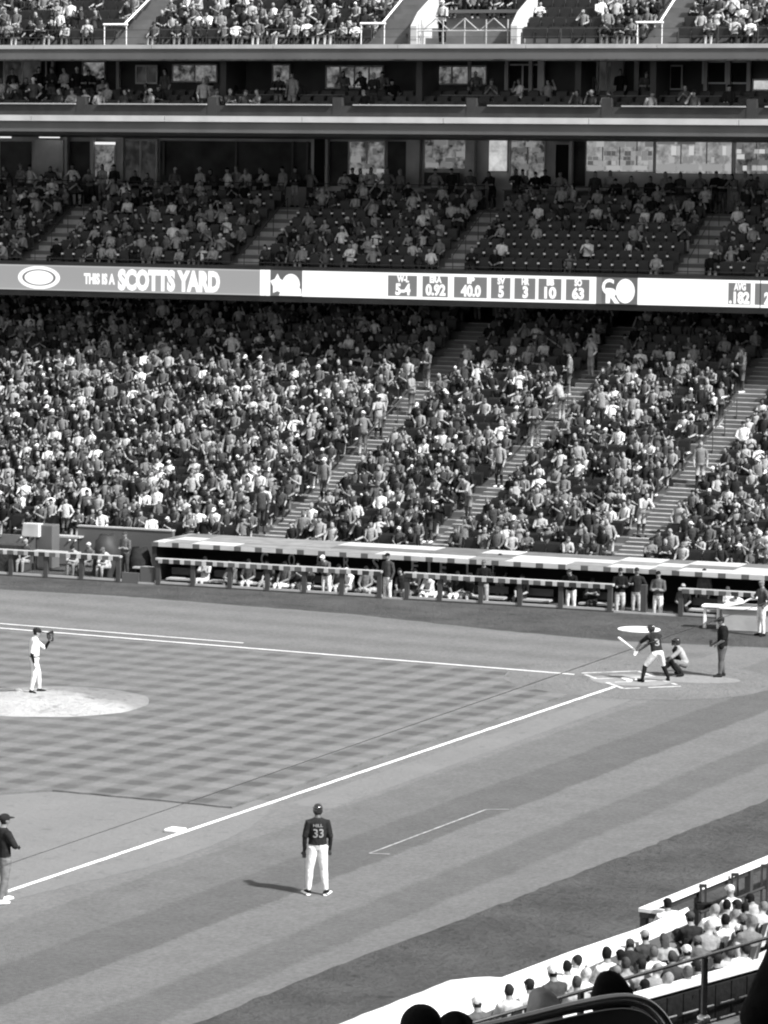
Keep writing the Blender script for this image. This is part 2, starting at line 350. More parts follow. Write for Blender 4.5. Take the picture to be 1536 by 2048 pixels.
# ------------------------------------------------------------------ people
UP = np.array([0, 0, 1.])
SEAT = dict(P=(0, 0, .50), C=(0, -.04, .97), H=(0, .02, 1.22), S=.185, EL=(-.25, .08, .72), ER=(.25, .08, .72), HL=(-.09, .32, .62), HR=(.09, .32, .62),
            KL=(-.12, .44, .52), KR=(.12, .44, .52), AL=(-.12, .46, .09), AR=(.12, .46, .09), yaw=0, pitch=0)
STAND = dict(P=(0, 0, .93), C=(0, -.02, 1.42), H=(0, .02, 1.68), S=.2, EL=(-.26, -.02, 1.13), ER=(.26, -.02, 1.13), HL=(-.24, .1, .87), HR=(.24, .1, .87),
             KL=(-.11, .02, .5), KR=(.11, .02, .5), AL=(-.12, -.02, .09), AR=(.12, -.02, .09), yaw=0, pitch=0)
def pose(base, **k): d = dict(base); d.update(k); return d
POSES = [SEAT,
    pose(SEAT, C=(0, .12, .92), H=(0, .26, 1.12), EL=(-.2, .34, .62), ER=(.2, .34, .62), HL=(-.05, .5, .66), HR=(.05, .5, .66), pitch=.3),
    pose(SEAT, EL=(-.24, .12, .76), ER=(.24, .12, .76), HL=(.1, .24, .82), HR=(-.1, .22, .84), yaw=.3),
    pose(SEAT, ER=(.3, .14, .8), HR=(.06, .2, 1.14), yaw=-.3),
    pose(SEAT, C=(.06, -.02, .96), H=(.12, .03, 1.19), HL=(-.2, .35, .6), yaw=.7),
    pose(SEAT, HL=(-.03, .33, .92), HR=(.03, .33, .92), yaw=-.2),
    pose(SEAT, C=(0, -.1, .95), H=(0, -.08, 1.2), EL=(-.36, .0, .9), HL=(-.28, .12, 1.2), yaw=-.6),
    pose(SEAT, C=(-.04, .04, .95), H=(-.05, .12, 1.17), HR=(.2, .4, .56), HL=(-.2, .34, .6), yaw=.1, pitch=.45)]
SPOSES = [STAND, pose(STAND, HL=(.08, .2, 1.15), HR=(-.08, .22, 1.18), EL=(-.26, .05, 1.14), ER=(.26, .05, 1.14)),
    pose(STAND, C=(0, .18, 1.36), H=(0, .32, 1.56), EL=(-.3, .36, 1.1), ER=(.3, .36, 1.1), HL=(-.12, .5, 1.1), HR=(.12, .5, 1.1)),
    pose(STAND, EL=(-.34, -.06, 1.16), HL=(-.2, .04, .98), ER=(.3, .1, 1.2), HR=(.1, .3, 1.25), yaw=.5)]
# tags: 0 skin 1 hair 2 shirt 3 trousers 4 shoes 5 forearm 6 cap 7 shin 8 hand
def figure(p, n=6, lod=0, cap=True, loose=1., hands=True, longhair=False, bulk=1.):
    mb = MB(); g = lambda k: np.array(p[k], float)
    P, Cc, H = g('P'), g('C'), g('H'); S = p['S']
    up = Cc-P; up /= np.linalg.norm(up)
    side = np.array(p.get('side', (1, 0, 0)), float); side -= up*(side@up); side /= np.linalg.norm(side)
    fw = np.cross(up, side); Cc = Cc+up*.03
    hs = np.array(p.get('hipside', (1, 0, 0)), float)
    SL, SR = Cc-side*S*bulk+up*.0, Cc+side*S*bulk
    tl = np.linalg.norm(Cc-P)
    cs = [P-up*.09, P+up*.02, P+up*tl*.35, P+up*tl*.72, Cc+up*.0, Cc+up*.055, Cc+up*.09]
    wx = np.array([.145, .185, .172, .19, .2, .155, .07])*bulk; wy = np.array([.1, .13, .13, .14, .12, .092, .06])*bulk
    mi = []
    for i in range(len(cs)-1): mi += [3 if i == 0 else 2]*n
    mb.rings(cs, [side*a for a in wx], [fw*a for a in wy], n, mi+[3, 2])
    nb = Cc+up*.06; mb.tube([nb, H-np.array([0, 0, .05])], [.068, .06], n, 0)
    # head
    y, pt = p['yaw'], p['pitch']
    Rh = np.array(Euler((-pt, 0, y)).to_matrix()); hm = 5 if lod == 0 else 12; hn = max(n, 7) if lod == 0 else 16
    def hf(c):
        if c[2] > .35 or (c[1] < -.15 and c[2] > -.55) or (abs(c[0]) > .93 and c[1] < .1 and c[2] > -.1): return 6 if (cap and c[2] > .3) else 1
        return 0
    mb.ell(H, .078, .098, .122, hn, hm+1, 0, Rh, hf)
    if cap:
        q = [H+Rh@np.array(v) for v in ((-.075, .06, .05), (.075, .06, .05), (.055, .175, .035), (-.055, .175, .035), (-.075, .06, .065), (.075, .06, .065), (.055, .175, .045), (-.055, .175, .045))]
        mb.boxc(q, 6); mb.ell(H+Rh@np.array([0, -.005, .045]), .086, .104, .088, hn, hm, 6, Rh)
    else:
        mb.ell(H+Rh@np.array([0, -.022, .025]), .086, .09, .112, hn, hm, 1, Rh)
        if longhair: mb.ell(H+Rh@np.array([0, -.05, -.07]), .085, .06, .14, hn, hm, 1, Rh)
    if lod and not cap and P[2] < .6:
        r_ = np.random.default_rng(int(abs(Cc[1])*1000)+n)
        for _ in range(26):
            v = r_.normal(size=3); v /= np.linalg.norm(v)
            if v[2] < -.2 or (v[1] > .35 and v[2] < .6): continue
            mb.ell(H+Rh@(v*np.array([.08, .086, .108])+np.array([0, -.02, .02])), .02+.012*r_.random(), .02+.012*r_.random(), .022, 6, 5, 1, Rh)
    if lod:
        mb.ell(H+Rh@np.array([0, .1, -.015]), .014, .022, .024, 6, 5, 0, Rh)
        for sx_ in (-1, 1):
            mb.ell(H+Rh@np.array([sx_*.08, -.005, -.01]), .012, .02, .032, 6, 5, 0, Rh)
            mb.ell(H+Rh@np.array([sx_*.03, .088, .015]), .012, .012, .008, 6, 5, 1, Rh)
        mb.ell(H+Rh@np.array([0, .088, -.055]), .026, .012, .008, 6, 5, 1, Rh)
    for s_, Sx, E, Hd in ((-1, SL, g('EL'), g('HL')), (1, SR, g('ER'), g('HR'))):
        Sh = Sx-side*s_*.01-up*.015
        mb.tube([Cc+side*s_*.08, Sh, Sh+(E-Sh)*.5, E], [.068, .076*loose, .064*loose, .055*loose], n, 2)
        mb.tube([E, E+(Hd-E)*.35, Hd], [.046, .046, .031], n, 5)
        dd = (Hd-E)/(np.linalg.norm(Hd-E)+1e-6)
        if lod == 0 or not hands: mb.ell(Hd+dd*.05, .042, .042, .055, max(5, n-1), 4, 8)
        else:
            a = np.cross(dd, fw); a = a/np.linalg.norm(a) if np.linalg.norm(a) > .1 else side; c_ = np.cross(a, dd)
            mb.rings([Hd-dd*.01, Hd+dd*.03, Hd+dd*.085], [a*.026, a*.04, a*.042], [c_*.02, c_*.019, c_*.015], 10, 8)
            for k, (o_, L) in enumerate(((-.033, .062), (-.011, .075), (.011, .078), (.033, .066))):
                b0 = Hd+dd*.075+a*o_; mb.tube([b0, b0+dd*L*.5+c_*s_*.008, b0+dd*L*.85+c_*s_*.03, b0+dd*L+c_*s_*.045], [.0105, .01, .009, .007], 6, 8)
            t0 = Hd+dd*.02-a*.03; mb.tube([t0, t0+dd*.035-a*.028, t0+dd*.07-a*.03+c_*.01], [.014, .012, .009], 6, 8)
    for s_, K, A in ((-1, g('KL'), g('AL')), (1, g('KR'), g('AR'))):
        hp = P+hs*s_*.085-up*.03; L = loose
        mid = hp+(K-hp)*.5
        mb.tube([hp, mid, K], [.105*L*bulk, .092*L, .073*L], n, 3)
        mb.tube([K, K+(A-K)*.35, A+UP*.02], [.07*L, .068*L, .05*(.5+.5*L)], n, 7)
        f = np.array(p.get('footL' if s_ < 0 else 'footR', (s_*.12, 1, 0)), float); f /= np.linalg.norm(f)
        z0 = A*[1, 1, 0]+UP*(A[2]-.045)
        mb.tube([z0-f*.07, z0+f*.03, z0+f*.13-UP*.01, z0+f*.2-UP*.016], [.042, .05, .044, .028], max(n, 6), 4)
        if lod: mb.tube([A+UP*.04, A-UP*.03], [.042, .042], n, 4)
    return mb
NT = 9
def place_mats(skin, hair, shirt, trou, shoes, sleeve, cap, shin, hand=None): return [skin, hair, shirt, trou, shoes, sleeve, cap, shin, hand or skin]
# remeshed templates: one continuous surface
def hi_mesh(name, mb, voxel=.016, smooth=2):
    src = mb.mesh(name+'_src', [CL[0]]); V, F, T = mb.arrays()
    o = bpy.data.objects.new('tmp', src); C.objects.link(o)
    r = o.modifiers.new('r', 'REMESH'); r.mode = 'VOXEL'; r.voxel_size = voxel
    sm = o.modifiers.new('s', 'SMOOTH'); sm.factor = .5; sm.iterations = smooth
    dg = bpy.context.evaluated_depsgraph_get(); me = bpy.data.meshes.new_from_object(o.evaluated_get(dg)); bpy.data.objects.remove(o)
    bvh = BVHTree.FromPolygons([Vector(v) for v in V], F)
    idx = [T[bvh.find_nearest(p_.center)[2]] for p_ in me.polygons]
    me.materials.clear()
    for i in range(NT): me.materials.append(CL[0])
    me.polygons.foreach_set('material_index', idx); me.polygons.foreach_set('use_smooth', [True]*len(idx)); me.name = name; me.update(); return me, bvh
def person(me, mats, loc, rz, scale=1., label='', cat='person', group=None, name='person'):
    o = bpy.data.objects.new(name, me); C.objects.link(o); o.location = Vector([float(a) for a in loc]); o.rotation_euler = (0, 0, rz); o.scale = (scale,)*3
    for i, m in enumerate(mats): o.material_slots[i].link = 'OBJECT'; o.material_slots[i].material = m
    return tag(o, label, cat, group)
def face_to(v):         # rotation that turns local +Y to direction v
    return math.atan2(-v[0], v[1])
# ------------------------------------------------------------------ far stand
SA, SB = -26., 44.
LOWN = 29
low_d = [4.95+.84*i for i in range(LOWN)]; low_z = [.88]
for i in range(1, LOWN): low_z.append(low_z[-1]+.2+.005*i)
low_ais = [FL.sx(x, 5, 1.) for x in (1640, 1238, 868, 530)]
ls = empty('lower_stand', FL.P(0, low_d[0], 0), label='lowest sunlit seating bowl of stepped concrete rows rising behind the dugout', cat='stand')
for i, (d, z) in enumerate(zip(low_d, low_z)):
    mb = MB(); mb.fbox(FL, SA, SB, d-.42, d+.42, z-.6, z); part(mb, 'terrace_row', M_conc, ls)
for a in low_ais:
    for i in range(LOWN-1):
        mb = MB(); z0, z1 = low_z[i], low_z[i+1]; zm = (z0+z1)/2; d = low_d[i]+.42
        mb.fbox(FL, a-.55, a+.55, d-.40, d-.003, z0+.003, zm, 0); mb.fbox(FL, a-.552, a+.552, d-.403, d-.27, zm-.002, zm+.006, 1)
        mb.fbox(FL, a-.55, a+.55, d-.002, d+.13, z1-.02, z1+.006, 1)
        part(mb, 'aisle_step', [M_conc, M_tread], ls)
mb = MB(); mb.fbox(FL, SA, SB, low_d[-1]+.42, 34, low_z[-1]-.6, low_z[-1]); part(mb, 'walkway', M_conc, ls)
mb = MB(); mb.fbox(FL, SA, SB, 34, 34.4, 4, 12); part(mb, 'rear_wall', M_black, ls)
mb = MB(); mb.fbox(FL, SA, SB, 4.4, 4.52, -.6, 1.0); part(mb, 'front_wall', M_conc, ls)
for x in (410, 700, 1000, 1180):
    s0 = FL.sx(x, 30, 9); mb = MB(); mb.fbox(FL, s0-.3, s0+.3, 30.2, 30.8, 8.3, 11.2); part(mb, 'column', M_wallin, ls)
mb = MB(); s0 = FL.sx(1017, 31, 9.5)
mb.fbox(FL, s0-.75, s0+.75, 31, 31.1, 8.7, 9.9); part(mb, 'notice_board', M_coping, ls)
for a in low_ais[1:5]:
    mb = MB()
    for i in (12, 14, 16, 18):
        q = FL.P(a, low_d[i], low_z[i]); mb.tube([q, q+UP*.85], .022, 6)
    mb.tube([FL.P(a, low_d[12], low_z[12]+.85), FL.P(a, low_d[18], low_z[18]+.85)], .025, 6); part(mb, 'aisle_rail', M_post, ls)

# ---- middle deck with the ribbon board on its front edge
LD = 21.6
_, zt = FU.hit(768, 545, LD); _, zb = FU.hit(768, 597, LD)
md = empty('middle_deck', FU.P(0, LD, zb), label='shaded middle seating deck carried above the bright ribbon board', cat='stand')
mid_d = [22.75+.84*i for i in range(8)]; mid_z = [10.62+.375*i for i in range(8)]
mb = MB(); mb.fbox(FU, SA, SB, LD+.12, 36, zb-.25, zb-.02); part(mb, 'deck_slab', M_dark, md)
mb = MB(); mb.fbox(FU, SA, SB, LD+.1, LD+.28, zb-.018, zt+.16); part(mb, 'front_parapet', M_dark, md)
mb = MB(); mb.tube([FU.P(SA, LD+.2, zt+.3), FU.P(SB, LD+.2, zt+.3)], .02, 6); part(mb, 'front_rail', M_post, md)
for d, z in zip(mid_d, mid_z):
    mb = MB(); mb.fbox(FU, SA, SB, d-.42, d+.42, z-.5, z); part(mb, 'terrace_row', M_conc, md)
MWZ = mid_z[-1]+.12
mb = MB(); mb.fbox(FU, SA, SB, mid_d[-1]+.42, 36, MWZ-.5, MWZ); part(mb, 'walkway', M_conc, md)
mid_ais = [FU.sx(x, mid_d[0], mid_z[0]) for x in (1800, 1375, 905, 488, 70, -330)]
for a in mid_ais:
    for i in range(8):
        z0 = mid_z[i]; z1 = mid_z[i+1] if i < 7 else MWZ; d = mid_d[i]+.42
        if z1-z0 < .2: continue
        mb = MB(); zm = (z0+z1)/2
        mb.fbox(FU, a-.62, a+.62, d-.4, d-.003, z0+.003, zm, 0); mb.fbox(FU, a-.622, a+.622, d-.403, d-.27, zm-.002, zm+.006, 1)
        mb.fbox(FU, a-.62, a+.62, d-.002, d+.13, z1-.02, z1+.006, 1); part(mb, 'aisle_step', [mat('pale_step', .36, .9, .15, 3), M_coping], md)
    mb = MB()
    for i in (0, 2, 4, 6):
        q = FU.P(a, mid_d[i], mid_z[i]); mb.tube([q, q+UP*.9], .018, 6)
    mb.tube([FU.P(a, mid_d[0], mid_z[0]+.9), FU.P(a, mid_d[6], mid_z[6]+.9)], .02, 6); part(mb, 'aisle_rail', M_post, md)
# rail and parapet behind the last row, broken at the aisles
prev = SB
for a in sorted(mid_ais, reverse=True)+[SA-1]:
    s0, s1 = max(a+.7, SA), prev-.0
    if s1-s0 > .5:
        dR = mid_d[-1]+.5
        mb = MB(); mb.fbox(FU, s0, s1, dR, dR+.1, MWZ, MWZ+.55, 0); mb.fbox(FU, s0, s1, dR-.04, dR+.14, MWZ+.553, MWZ+.63, 1)
        k = int((s1-s0)/1.6)
        for j in range(k+1):
            q = FU.P(s0+.05+(s1-s0-.1)*j/max(k, 1), dR+.05, MWZ+.63); mb.tube([q, q+UP*.42], .02, 6, 0)
        mb.tube([FU.P(s0, dR+.05, MWZ+1.05), FU.P(s1, dR+.05, MWZ+1.05)], .022, 6, 0)
        part(mb, 'parapet', [M_dark, M_coping], md)
    prev = a-.7
WD = 32.0      # lounge wall plane
_, lz1 = FU.hit(768, 262, WD)
mb = MB(); mb.fbox(FU, SA, SB, WD+.25, WD+.4, MWZ, 18); part(mb, 'lounge_wall', M_wallin, md)
def wrect(par, name, x0, x1, y0, y1, d, th, m, F=FU, **k):
    xm, ym = (x0+x1)/2, (y0+y1)/2; sl, _ = F.hit(x0, ym, d); sr, _ = F.hit(x1, ym, d); _, z1 = F.hit(xm, y0, d); _, z0 = F.hit(xm, y1, d)
    mb = MB(); mb.fbox(F, sr, sl, d, d+th, z0, z1); return part(mb, name, m, par, **k)
def frame_rect(par, x0, x1, y0, y1, d, wpx, m, name='window_frame', mull=0, glass=None):
    xm, ym = (x0+x1)/2, (y0+y1)/2; sl, _ = FU.hit(x0, ym, d); sr, _ = FU.hit(x1, ym, d); _, z1 = FU.hit(xm, y0, d); _, z0 = FU.hit(xm, y1, d)
    t = wpx*.022; mb = MB(); D = (d-.08, d)
    mb.fbox(FU, sr, sl, *D, z1-t, z1); mb.fbox(FU, sr, sl, *D, z0, z0+t); mb.fbox(FU, sr, sr+t, *D, z0+t, z1-t); mb.fbox(FU, sl-t, sl, *D, z0+t, z1-t)
    for j in range(mull):
        c = sr+(sl-sr)*(j+1)/(mull+1); mb.fbox(FU, c-t/2, c+t/2, *D, z0+t, z1-t)
    f = part(mb, name, m, par)
    if glass:
        mb = MB(); mb.fbox(FU, sr+t, sl-t, d-.04, d-.02, z0+t, z1-t); g = mb.build('pane', glass); g.parent = f; g.matrix_parent_inverse = f.matrix_world.inverted()
    return f
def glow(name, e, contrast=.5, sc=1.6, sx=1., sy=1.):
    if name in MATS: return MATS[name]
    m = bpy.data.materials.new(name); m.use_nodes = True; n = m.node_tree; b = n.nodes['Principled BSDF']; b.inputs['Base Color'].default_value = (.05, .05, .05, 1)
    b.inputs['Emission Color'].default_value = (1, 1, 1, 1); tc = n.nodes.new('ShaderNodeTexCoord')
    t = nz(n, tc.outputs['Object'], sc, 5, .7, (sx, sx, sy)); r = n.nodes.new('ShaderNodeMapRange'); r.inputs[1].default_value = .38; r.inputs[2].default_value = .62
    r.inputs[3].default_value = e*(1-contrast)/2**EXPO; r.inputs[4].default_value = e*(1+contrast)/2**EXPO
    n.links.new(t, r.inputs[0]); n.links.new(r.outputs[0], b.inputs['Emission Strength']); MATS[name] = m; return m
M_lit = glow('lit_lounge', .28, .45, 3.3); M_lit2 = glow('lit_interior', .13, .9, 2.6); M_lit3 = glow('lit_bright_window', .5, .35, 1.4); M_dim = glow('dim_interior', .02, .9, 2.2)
M_tube = mat('light_tube', .8, noise=0, emit=.9)
# dark openings, windows, doors of the lounge wall
for x0, x1 in ((320, 622), (0, 62), (135, 180), (1145, 1170), (655, 695), (775, 812)): wrect(md, 'opening', x0, x1, 283, 372, WD+.18, .05, mat('dim_opening', .05, .8, .4, 1.2))
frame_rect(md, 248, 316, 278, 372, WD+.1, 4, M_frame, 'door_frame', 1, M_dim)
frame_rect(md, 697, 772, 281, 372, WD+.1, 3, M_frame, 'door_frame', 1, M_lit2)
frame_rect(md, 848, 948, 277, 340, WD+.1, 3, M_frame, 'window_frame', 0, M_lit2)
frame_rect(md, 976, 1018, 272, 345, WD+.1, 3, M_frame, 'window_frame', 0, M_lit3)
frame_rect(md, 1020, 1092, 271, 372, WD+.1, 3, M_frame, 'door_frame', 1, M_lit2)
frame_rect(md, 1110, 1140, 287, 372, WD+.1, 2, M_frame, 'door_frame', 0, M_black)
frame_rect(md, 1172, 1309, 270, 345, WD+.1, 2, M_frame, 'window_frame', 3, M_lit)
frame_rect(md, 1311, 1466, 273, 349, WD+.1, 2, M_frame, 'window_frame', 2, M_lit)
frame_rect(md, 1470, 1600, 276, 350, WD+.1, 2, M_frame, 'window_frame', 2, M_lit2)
# glowing rectangles added to give the lounge windows uneven brightness
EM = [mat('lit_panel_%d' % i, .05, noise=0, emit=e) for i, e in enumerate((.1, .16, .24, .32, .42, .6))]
def glow_bits(x0, x1, y0, y1, ws, hs, fill_, lv):
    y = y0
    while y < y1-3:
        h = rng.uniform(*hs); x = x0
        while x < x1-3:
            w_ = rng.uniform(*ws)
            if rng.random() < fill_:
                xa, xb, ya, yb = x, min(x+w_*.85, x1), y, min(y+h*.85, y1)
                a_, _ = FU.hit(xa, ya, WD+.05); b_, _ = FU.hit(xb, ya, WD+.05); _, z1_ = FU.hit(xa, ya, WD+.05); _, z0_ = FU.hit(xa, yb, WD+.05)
                mb = MB(); mb.fbox(FU, b_, a_, WD+.0, WD+.055, z0_, z1_); part(mb, 'glow_panel', EM[int(rng.choice(6, p=lv))], md)
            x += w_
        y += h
glow_bits(1176, 1306, 273, 300, (6, 18), (24, 27), .5, [0, .1, .2, .35, .35, 0])
glow_bits(1176, 1306, 302, 330, (5, 13), (8, 12), .45, [.3, .2, .2, .2, .1, 0])
glow_bits(1176, 1306, 331, 342, (15, 40), (10, 12), .95, [0, 0, .2, .4, .4, 0])
glow_bits(1315, 1462, 276, 290, (20, 50), (6, 8), .8, [.5, .2, .2, .1, 0, 0])
glow_bits(1315, 1462, 292, 326, (5, 12), (12, 34), .6, [.05, .05, .2, .3, .3, .1])
glow_bits(1315, 1462, 328, 346, (40, 70), (16, 18), 1, [0, 0, 0, .5, .5, 0])
glow_bits(1474, 1560, 280, 345, (8, 20), (8, 20), .4, [.2, .2, .2, .1, .2, .1])
glow_bits(852, 944, 281, 336, (10, 30), (8, 16), .35, [.4, .4, .2, 0, 0, 0])
glow_bits(702, 768, 285, 345, (8, 20), (8, 16), .35, [.3, .3, .3, .1, 0, 0])
glow_bits(1024, 1088, 276, 345, (8, 20), (8, 16), .35, [.3, .3, .3, .1, 0, 0])
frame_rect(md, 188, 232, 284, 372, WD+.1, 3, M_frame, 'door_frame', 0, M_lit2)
for x in (325, 470, 583, 612): wrect(md, 'mullion', x, x+4, 283, 350, WD+.05, .1, M_fascia)
for x0, x1 in ((622, 628), (648, 655), (812, 838), (930, 948), (1138, 1144), (180, 186), (127, 134), (240, 246)): wrect(md, 'pilaster', x0, x1, 262, 373, WD-.2, .3, M_wallin if x1-x0 > 8 else M_frame)
wrect(md, 'dark_column', 628, 648, 258, 373, WD-.3, .4, M_black)
wrect(md, 'wall_panel', 70, 126, 280, 352, WD-.3, .08, M_wallin)
wrect(md, 'wall_panel', 848, 918, 345, 372, WD-.3, .08, M_dark)
for x0, x1 in ((-4, 21), (78, 118)): wrect(md, 'light_tube', x0, x1, 271, 276, WD-.6, .1, M_tube)
wrect(md, 'light_tube', 190, 230, 284, 289, WD-.1, .05, M_tube)
mb = MB(); mb.fbox(FU, SA, SB, 30, 30.6, MWZ+.003, MWZ+.9)
# low counters and lounge furniture along the walkway
for x0, x1 in ((140, 235), (850, 965), (1010, 1080), (1150, 1215), (1300, 1390)):
    s0, _ = FU.hit(x0, 360, 30.8); s1, _ = FU.hit(x1, 360, 30.8)
    mb = MB(); mb.fbox(FU, s1, s0, 30.7, 31.2, MWZ, MWZ+.85, 0); mb.fbox(FU, s1-.05, s0+.05, 30.6, 31.3, MWZ+.853, MWZ+.9, 1); part(mb, 'counter', [M_dark, M_fascia], md)
mb = MB(); mb.fbox(FU, SA, SB, 24, 36, 16.4, 16.62); part(mb, 'ceiling', M_fascia, md)

# ---- suite level
SD = 19.2
_, fz1 = FU.hit(768, 246, SD); _, fz0 = FU.hit(768, 268, SD); _, cz1 = FU.hit(768, 234, SD)
sl_ = empty('suite_level', FU.P(0, SD, fz0), label='level of glazed suites between the middle deck and the upper deck', cat='stand')
mb = MB(); mb.fbox(FU, SA, SB, SD+.05, SD+.45, fz0, fz1); part(mb, 'fascia', M_fascia, sl_)
mb = MB(); mb.fbox(FU, SA, SB, SD+.45, 27, fz0+.25, fz1-.05); part(mb, 'floor_slab', M_fascia, sl_)
x_ = SA; k = 0
while x_ < SB:
    L = 6.1; mb = MB(); mb.fbox(FU, x_+.012, min(x_+L, SB)-.012, SD-.06, SD+.3, fz1+.003, cz1); part(mb, 'coping', M_copew, sl_); x_ += L
_, rz = FU.hit(768, 209, SD+.1)
mb = MB(); mb.fbox(FU, SA, SB, SD+.12, SD+.2, cz1+.003, rz-.06); part(mb, 'parapet', M_dark, sl_)
# drink rails: pale bars with gaps
for x0, x1 in ((-60, 152), (197, 414), (452, 664), (706, 932), (975, 1202), (1243, 1492), (1530, 1700)):
    a, _ = FU.hit(x0, 209, SD+.1); b_, _ = FU.hit(x1, 209, SD+.1); n_ = max(1, round(abs(a-b_)/1.3)); 
    for j in range(n_):
        c0 = b_+(a-b_)*j/n_; c1 = b_+(a-b_)*(j+1)/n_
        mb = MB(); mb.fbox(FU, c0+.012, c1-.012, SD+.02, SD+.32, rz-.05, rz); part(mb, 'drink_rail', M_coping, sl_)
    mb = MB(); mb.fbox(FU, b_-.42, b_-.02, SD+.1, SD+.5, cz1+.003, rz+.28); part(mb, 'divider', M_dark, sl_)
for k, (d, z) in enumerate(((SD+1., 0), (SD+1.9, .25), (SD+2.8, .5))):
    mb = MB(); mb.fbox(FU, SA, SB, d-.45, d+.45, fz1-.05, fz1+.05+z); part(mb, 'terrace_row', M_conc, sl_)
for x0, x1 in ((10, 150), (470, 690), (880, 1000), (1200, 1480)):
    a, _ = FU.hit(x0, 188, SD+2.2); b_, _ = FU.hit(x1, 188, SD+2.2)
    mb = MB(); z_ = FU.hit(768, 189, SD+2.2)[1]; mb.fbox(FU, b_, a, SD+2.2, SD+2.45, z_-.04, z_, 0); part(mb, 'drink_rail', M_fascia, sl_)
WS = 23.6
mb = MB(); mb.fbox(FU, SA, SB, WS+.3, WS+.5, fz1, 21); part(mb, 'suite_wall', M_dark, sl_)
mb = MB(); mb.fbox(FU, SA, SB, SD+.6, WS+.3, 20.0, 20.1); part(mb, 'ceiling', M_dark, sl_)
for x0, x1, y0, y1, mull, gl in ((8, 83, 120, 170, 1, M_dim), (92, 108, 118, 180, 0, M_black), (165, 212, 122, 160, 0, M_lit2), (272, 316, 130, 168, 1, M_dim), (345, 436, 128, 165, 1, M_lit2), (545, 582, 128, 170, 0, M_lit2),
        (652, 768, 131, 178, 3, M_lit2), (835, 975, 131, 170, 3, M_lit2), (1010, 1082, 128, 180, 1, M_black), (1178, 1250, 120, 190, 1, M_dim), (1315, 1366, 130, 180, 1, M_black), (1405, 1500, 122, 168, 1, M_black), (1505, 1560, 158, 182, 0, M_lit3)):
    frame_rect(sl_, x0, x1, y0, y1, WS+.1, 3, M_frame if gl is not M_lit2 else M_coping, 'window_frame', mull, gl)
for x0, x1 in ((1010, 1016), (1057, 1064), (1075, 1088), (1268, 1277), (1313, 1321), (1407, 1414), (1452, 1460), (1493, 1500), (102, 107), (468, 474), (935, 940), (232, 238), (1180, 1196), (1222, 1246)): wrect(sl_, 'pilaster', x0, x1, 119, 186, WS-.15, .2, M_coping if x1-x0 < 10 else M_wallin)
for x in (440, 832, 1150, 1300): wrect(sl_, 'partition', x, x+12, 118, 205, SD+1.6, 2.2, M_dark)
# ---- upper deck
UD = 18.9
_, uz0 = FU.hit(768, 118, UD); _, uz1 = FU.hit(768, 97, UD); _, uc1 = FU.hit(768, 88.5, UD)
ud = empty('upper_deck', FU.P(0, UD, uz0), label='sunlit upper seating deck along the top of the photo', cat='stand')
mb = MB(); mb.fbox(FU, SA, SB, UD+.06, UD+.4, uz0, uz1); part(mb, 'fascia', M_fascia, ud)
x_ = SA
while x_ < SB:
    mb = MB(); mb.fbox(FU, x_+.01, min(x_+5.4, SB)-.01, UD, UD+.3, uz1+.003, uc1); part(mb, 'coping', M_coping, ud); x_ += 5.4
up_d = [UD+1.05+.82*i for i in range(10)]; up_z = [uc1-.12+.43*i for i in range(10)]
for d, z in zip(up_d, up_z):
    mb = MB(); mb.fbox(FU, SA, SB, d-.41, d+.41, z-.5, z); part(mb, 'terrace_row', M_conc, ud)
mb = MB(); mb.tube([FU.P(SA, UD+.2, uc1+.62), FU.P(SB, UD+.2, uc1+.62)], .014, 6); mb.tube([FU.P(SA, UD+.2, uc1+.3), FU.P(SB, UD+.2, uc1+.3)], .01, 6)
x_ = SA
while x_ < SB: mb.tube([FU.P(x_, UD+.2, uc1), FU.P(x_, UD+.2, uc1+.62)], .016, 6); x_ += 1.6
part(mb, 'front_rail', M_post, ud)
up_ais = [FU.sx(x, up_d[0], up_z[0]) for x in (1725, 1325, 772, 258, -250)]
for a in up_ais:
    for i in range(9):
        mb = MB(); z0, z1 = up_z[i], up_z[i+1]; zm = (z0+z1)/2; d = up_d[i]+.41
        mb.fbox(FU, a-.55, a+.55, d-.38, d-.003, z0+.003, zm, 0); part(mb, 'aisle_step', [M_conc], ud)
    mb = MB(); zz = up_z[1]+.55
    mb.tube([FU.P(a+.95, up_d[0]-.5, zz), FU.P(a-.15, up_d[0]-.5, zz)], .045, 8)
    mb.tube([FU.P(a, up_d[0]-.5, zz), FU.P(a-.0, up_d[5], up_z[5]+.95)], .04, 8)
    for s_ in (.9, -.1): mb.tube([FU.P(a+s_, up_d[0]-.5, uc1), FU.P(a+s_, up_d[0]-.5, zz)], .02, 6)
    part(mb, 'aisle_handrail', M_white, ud)
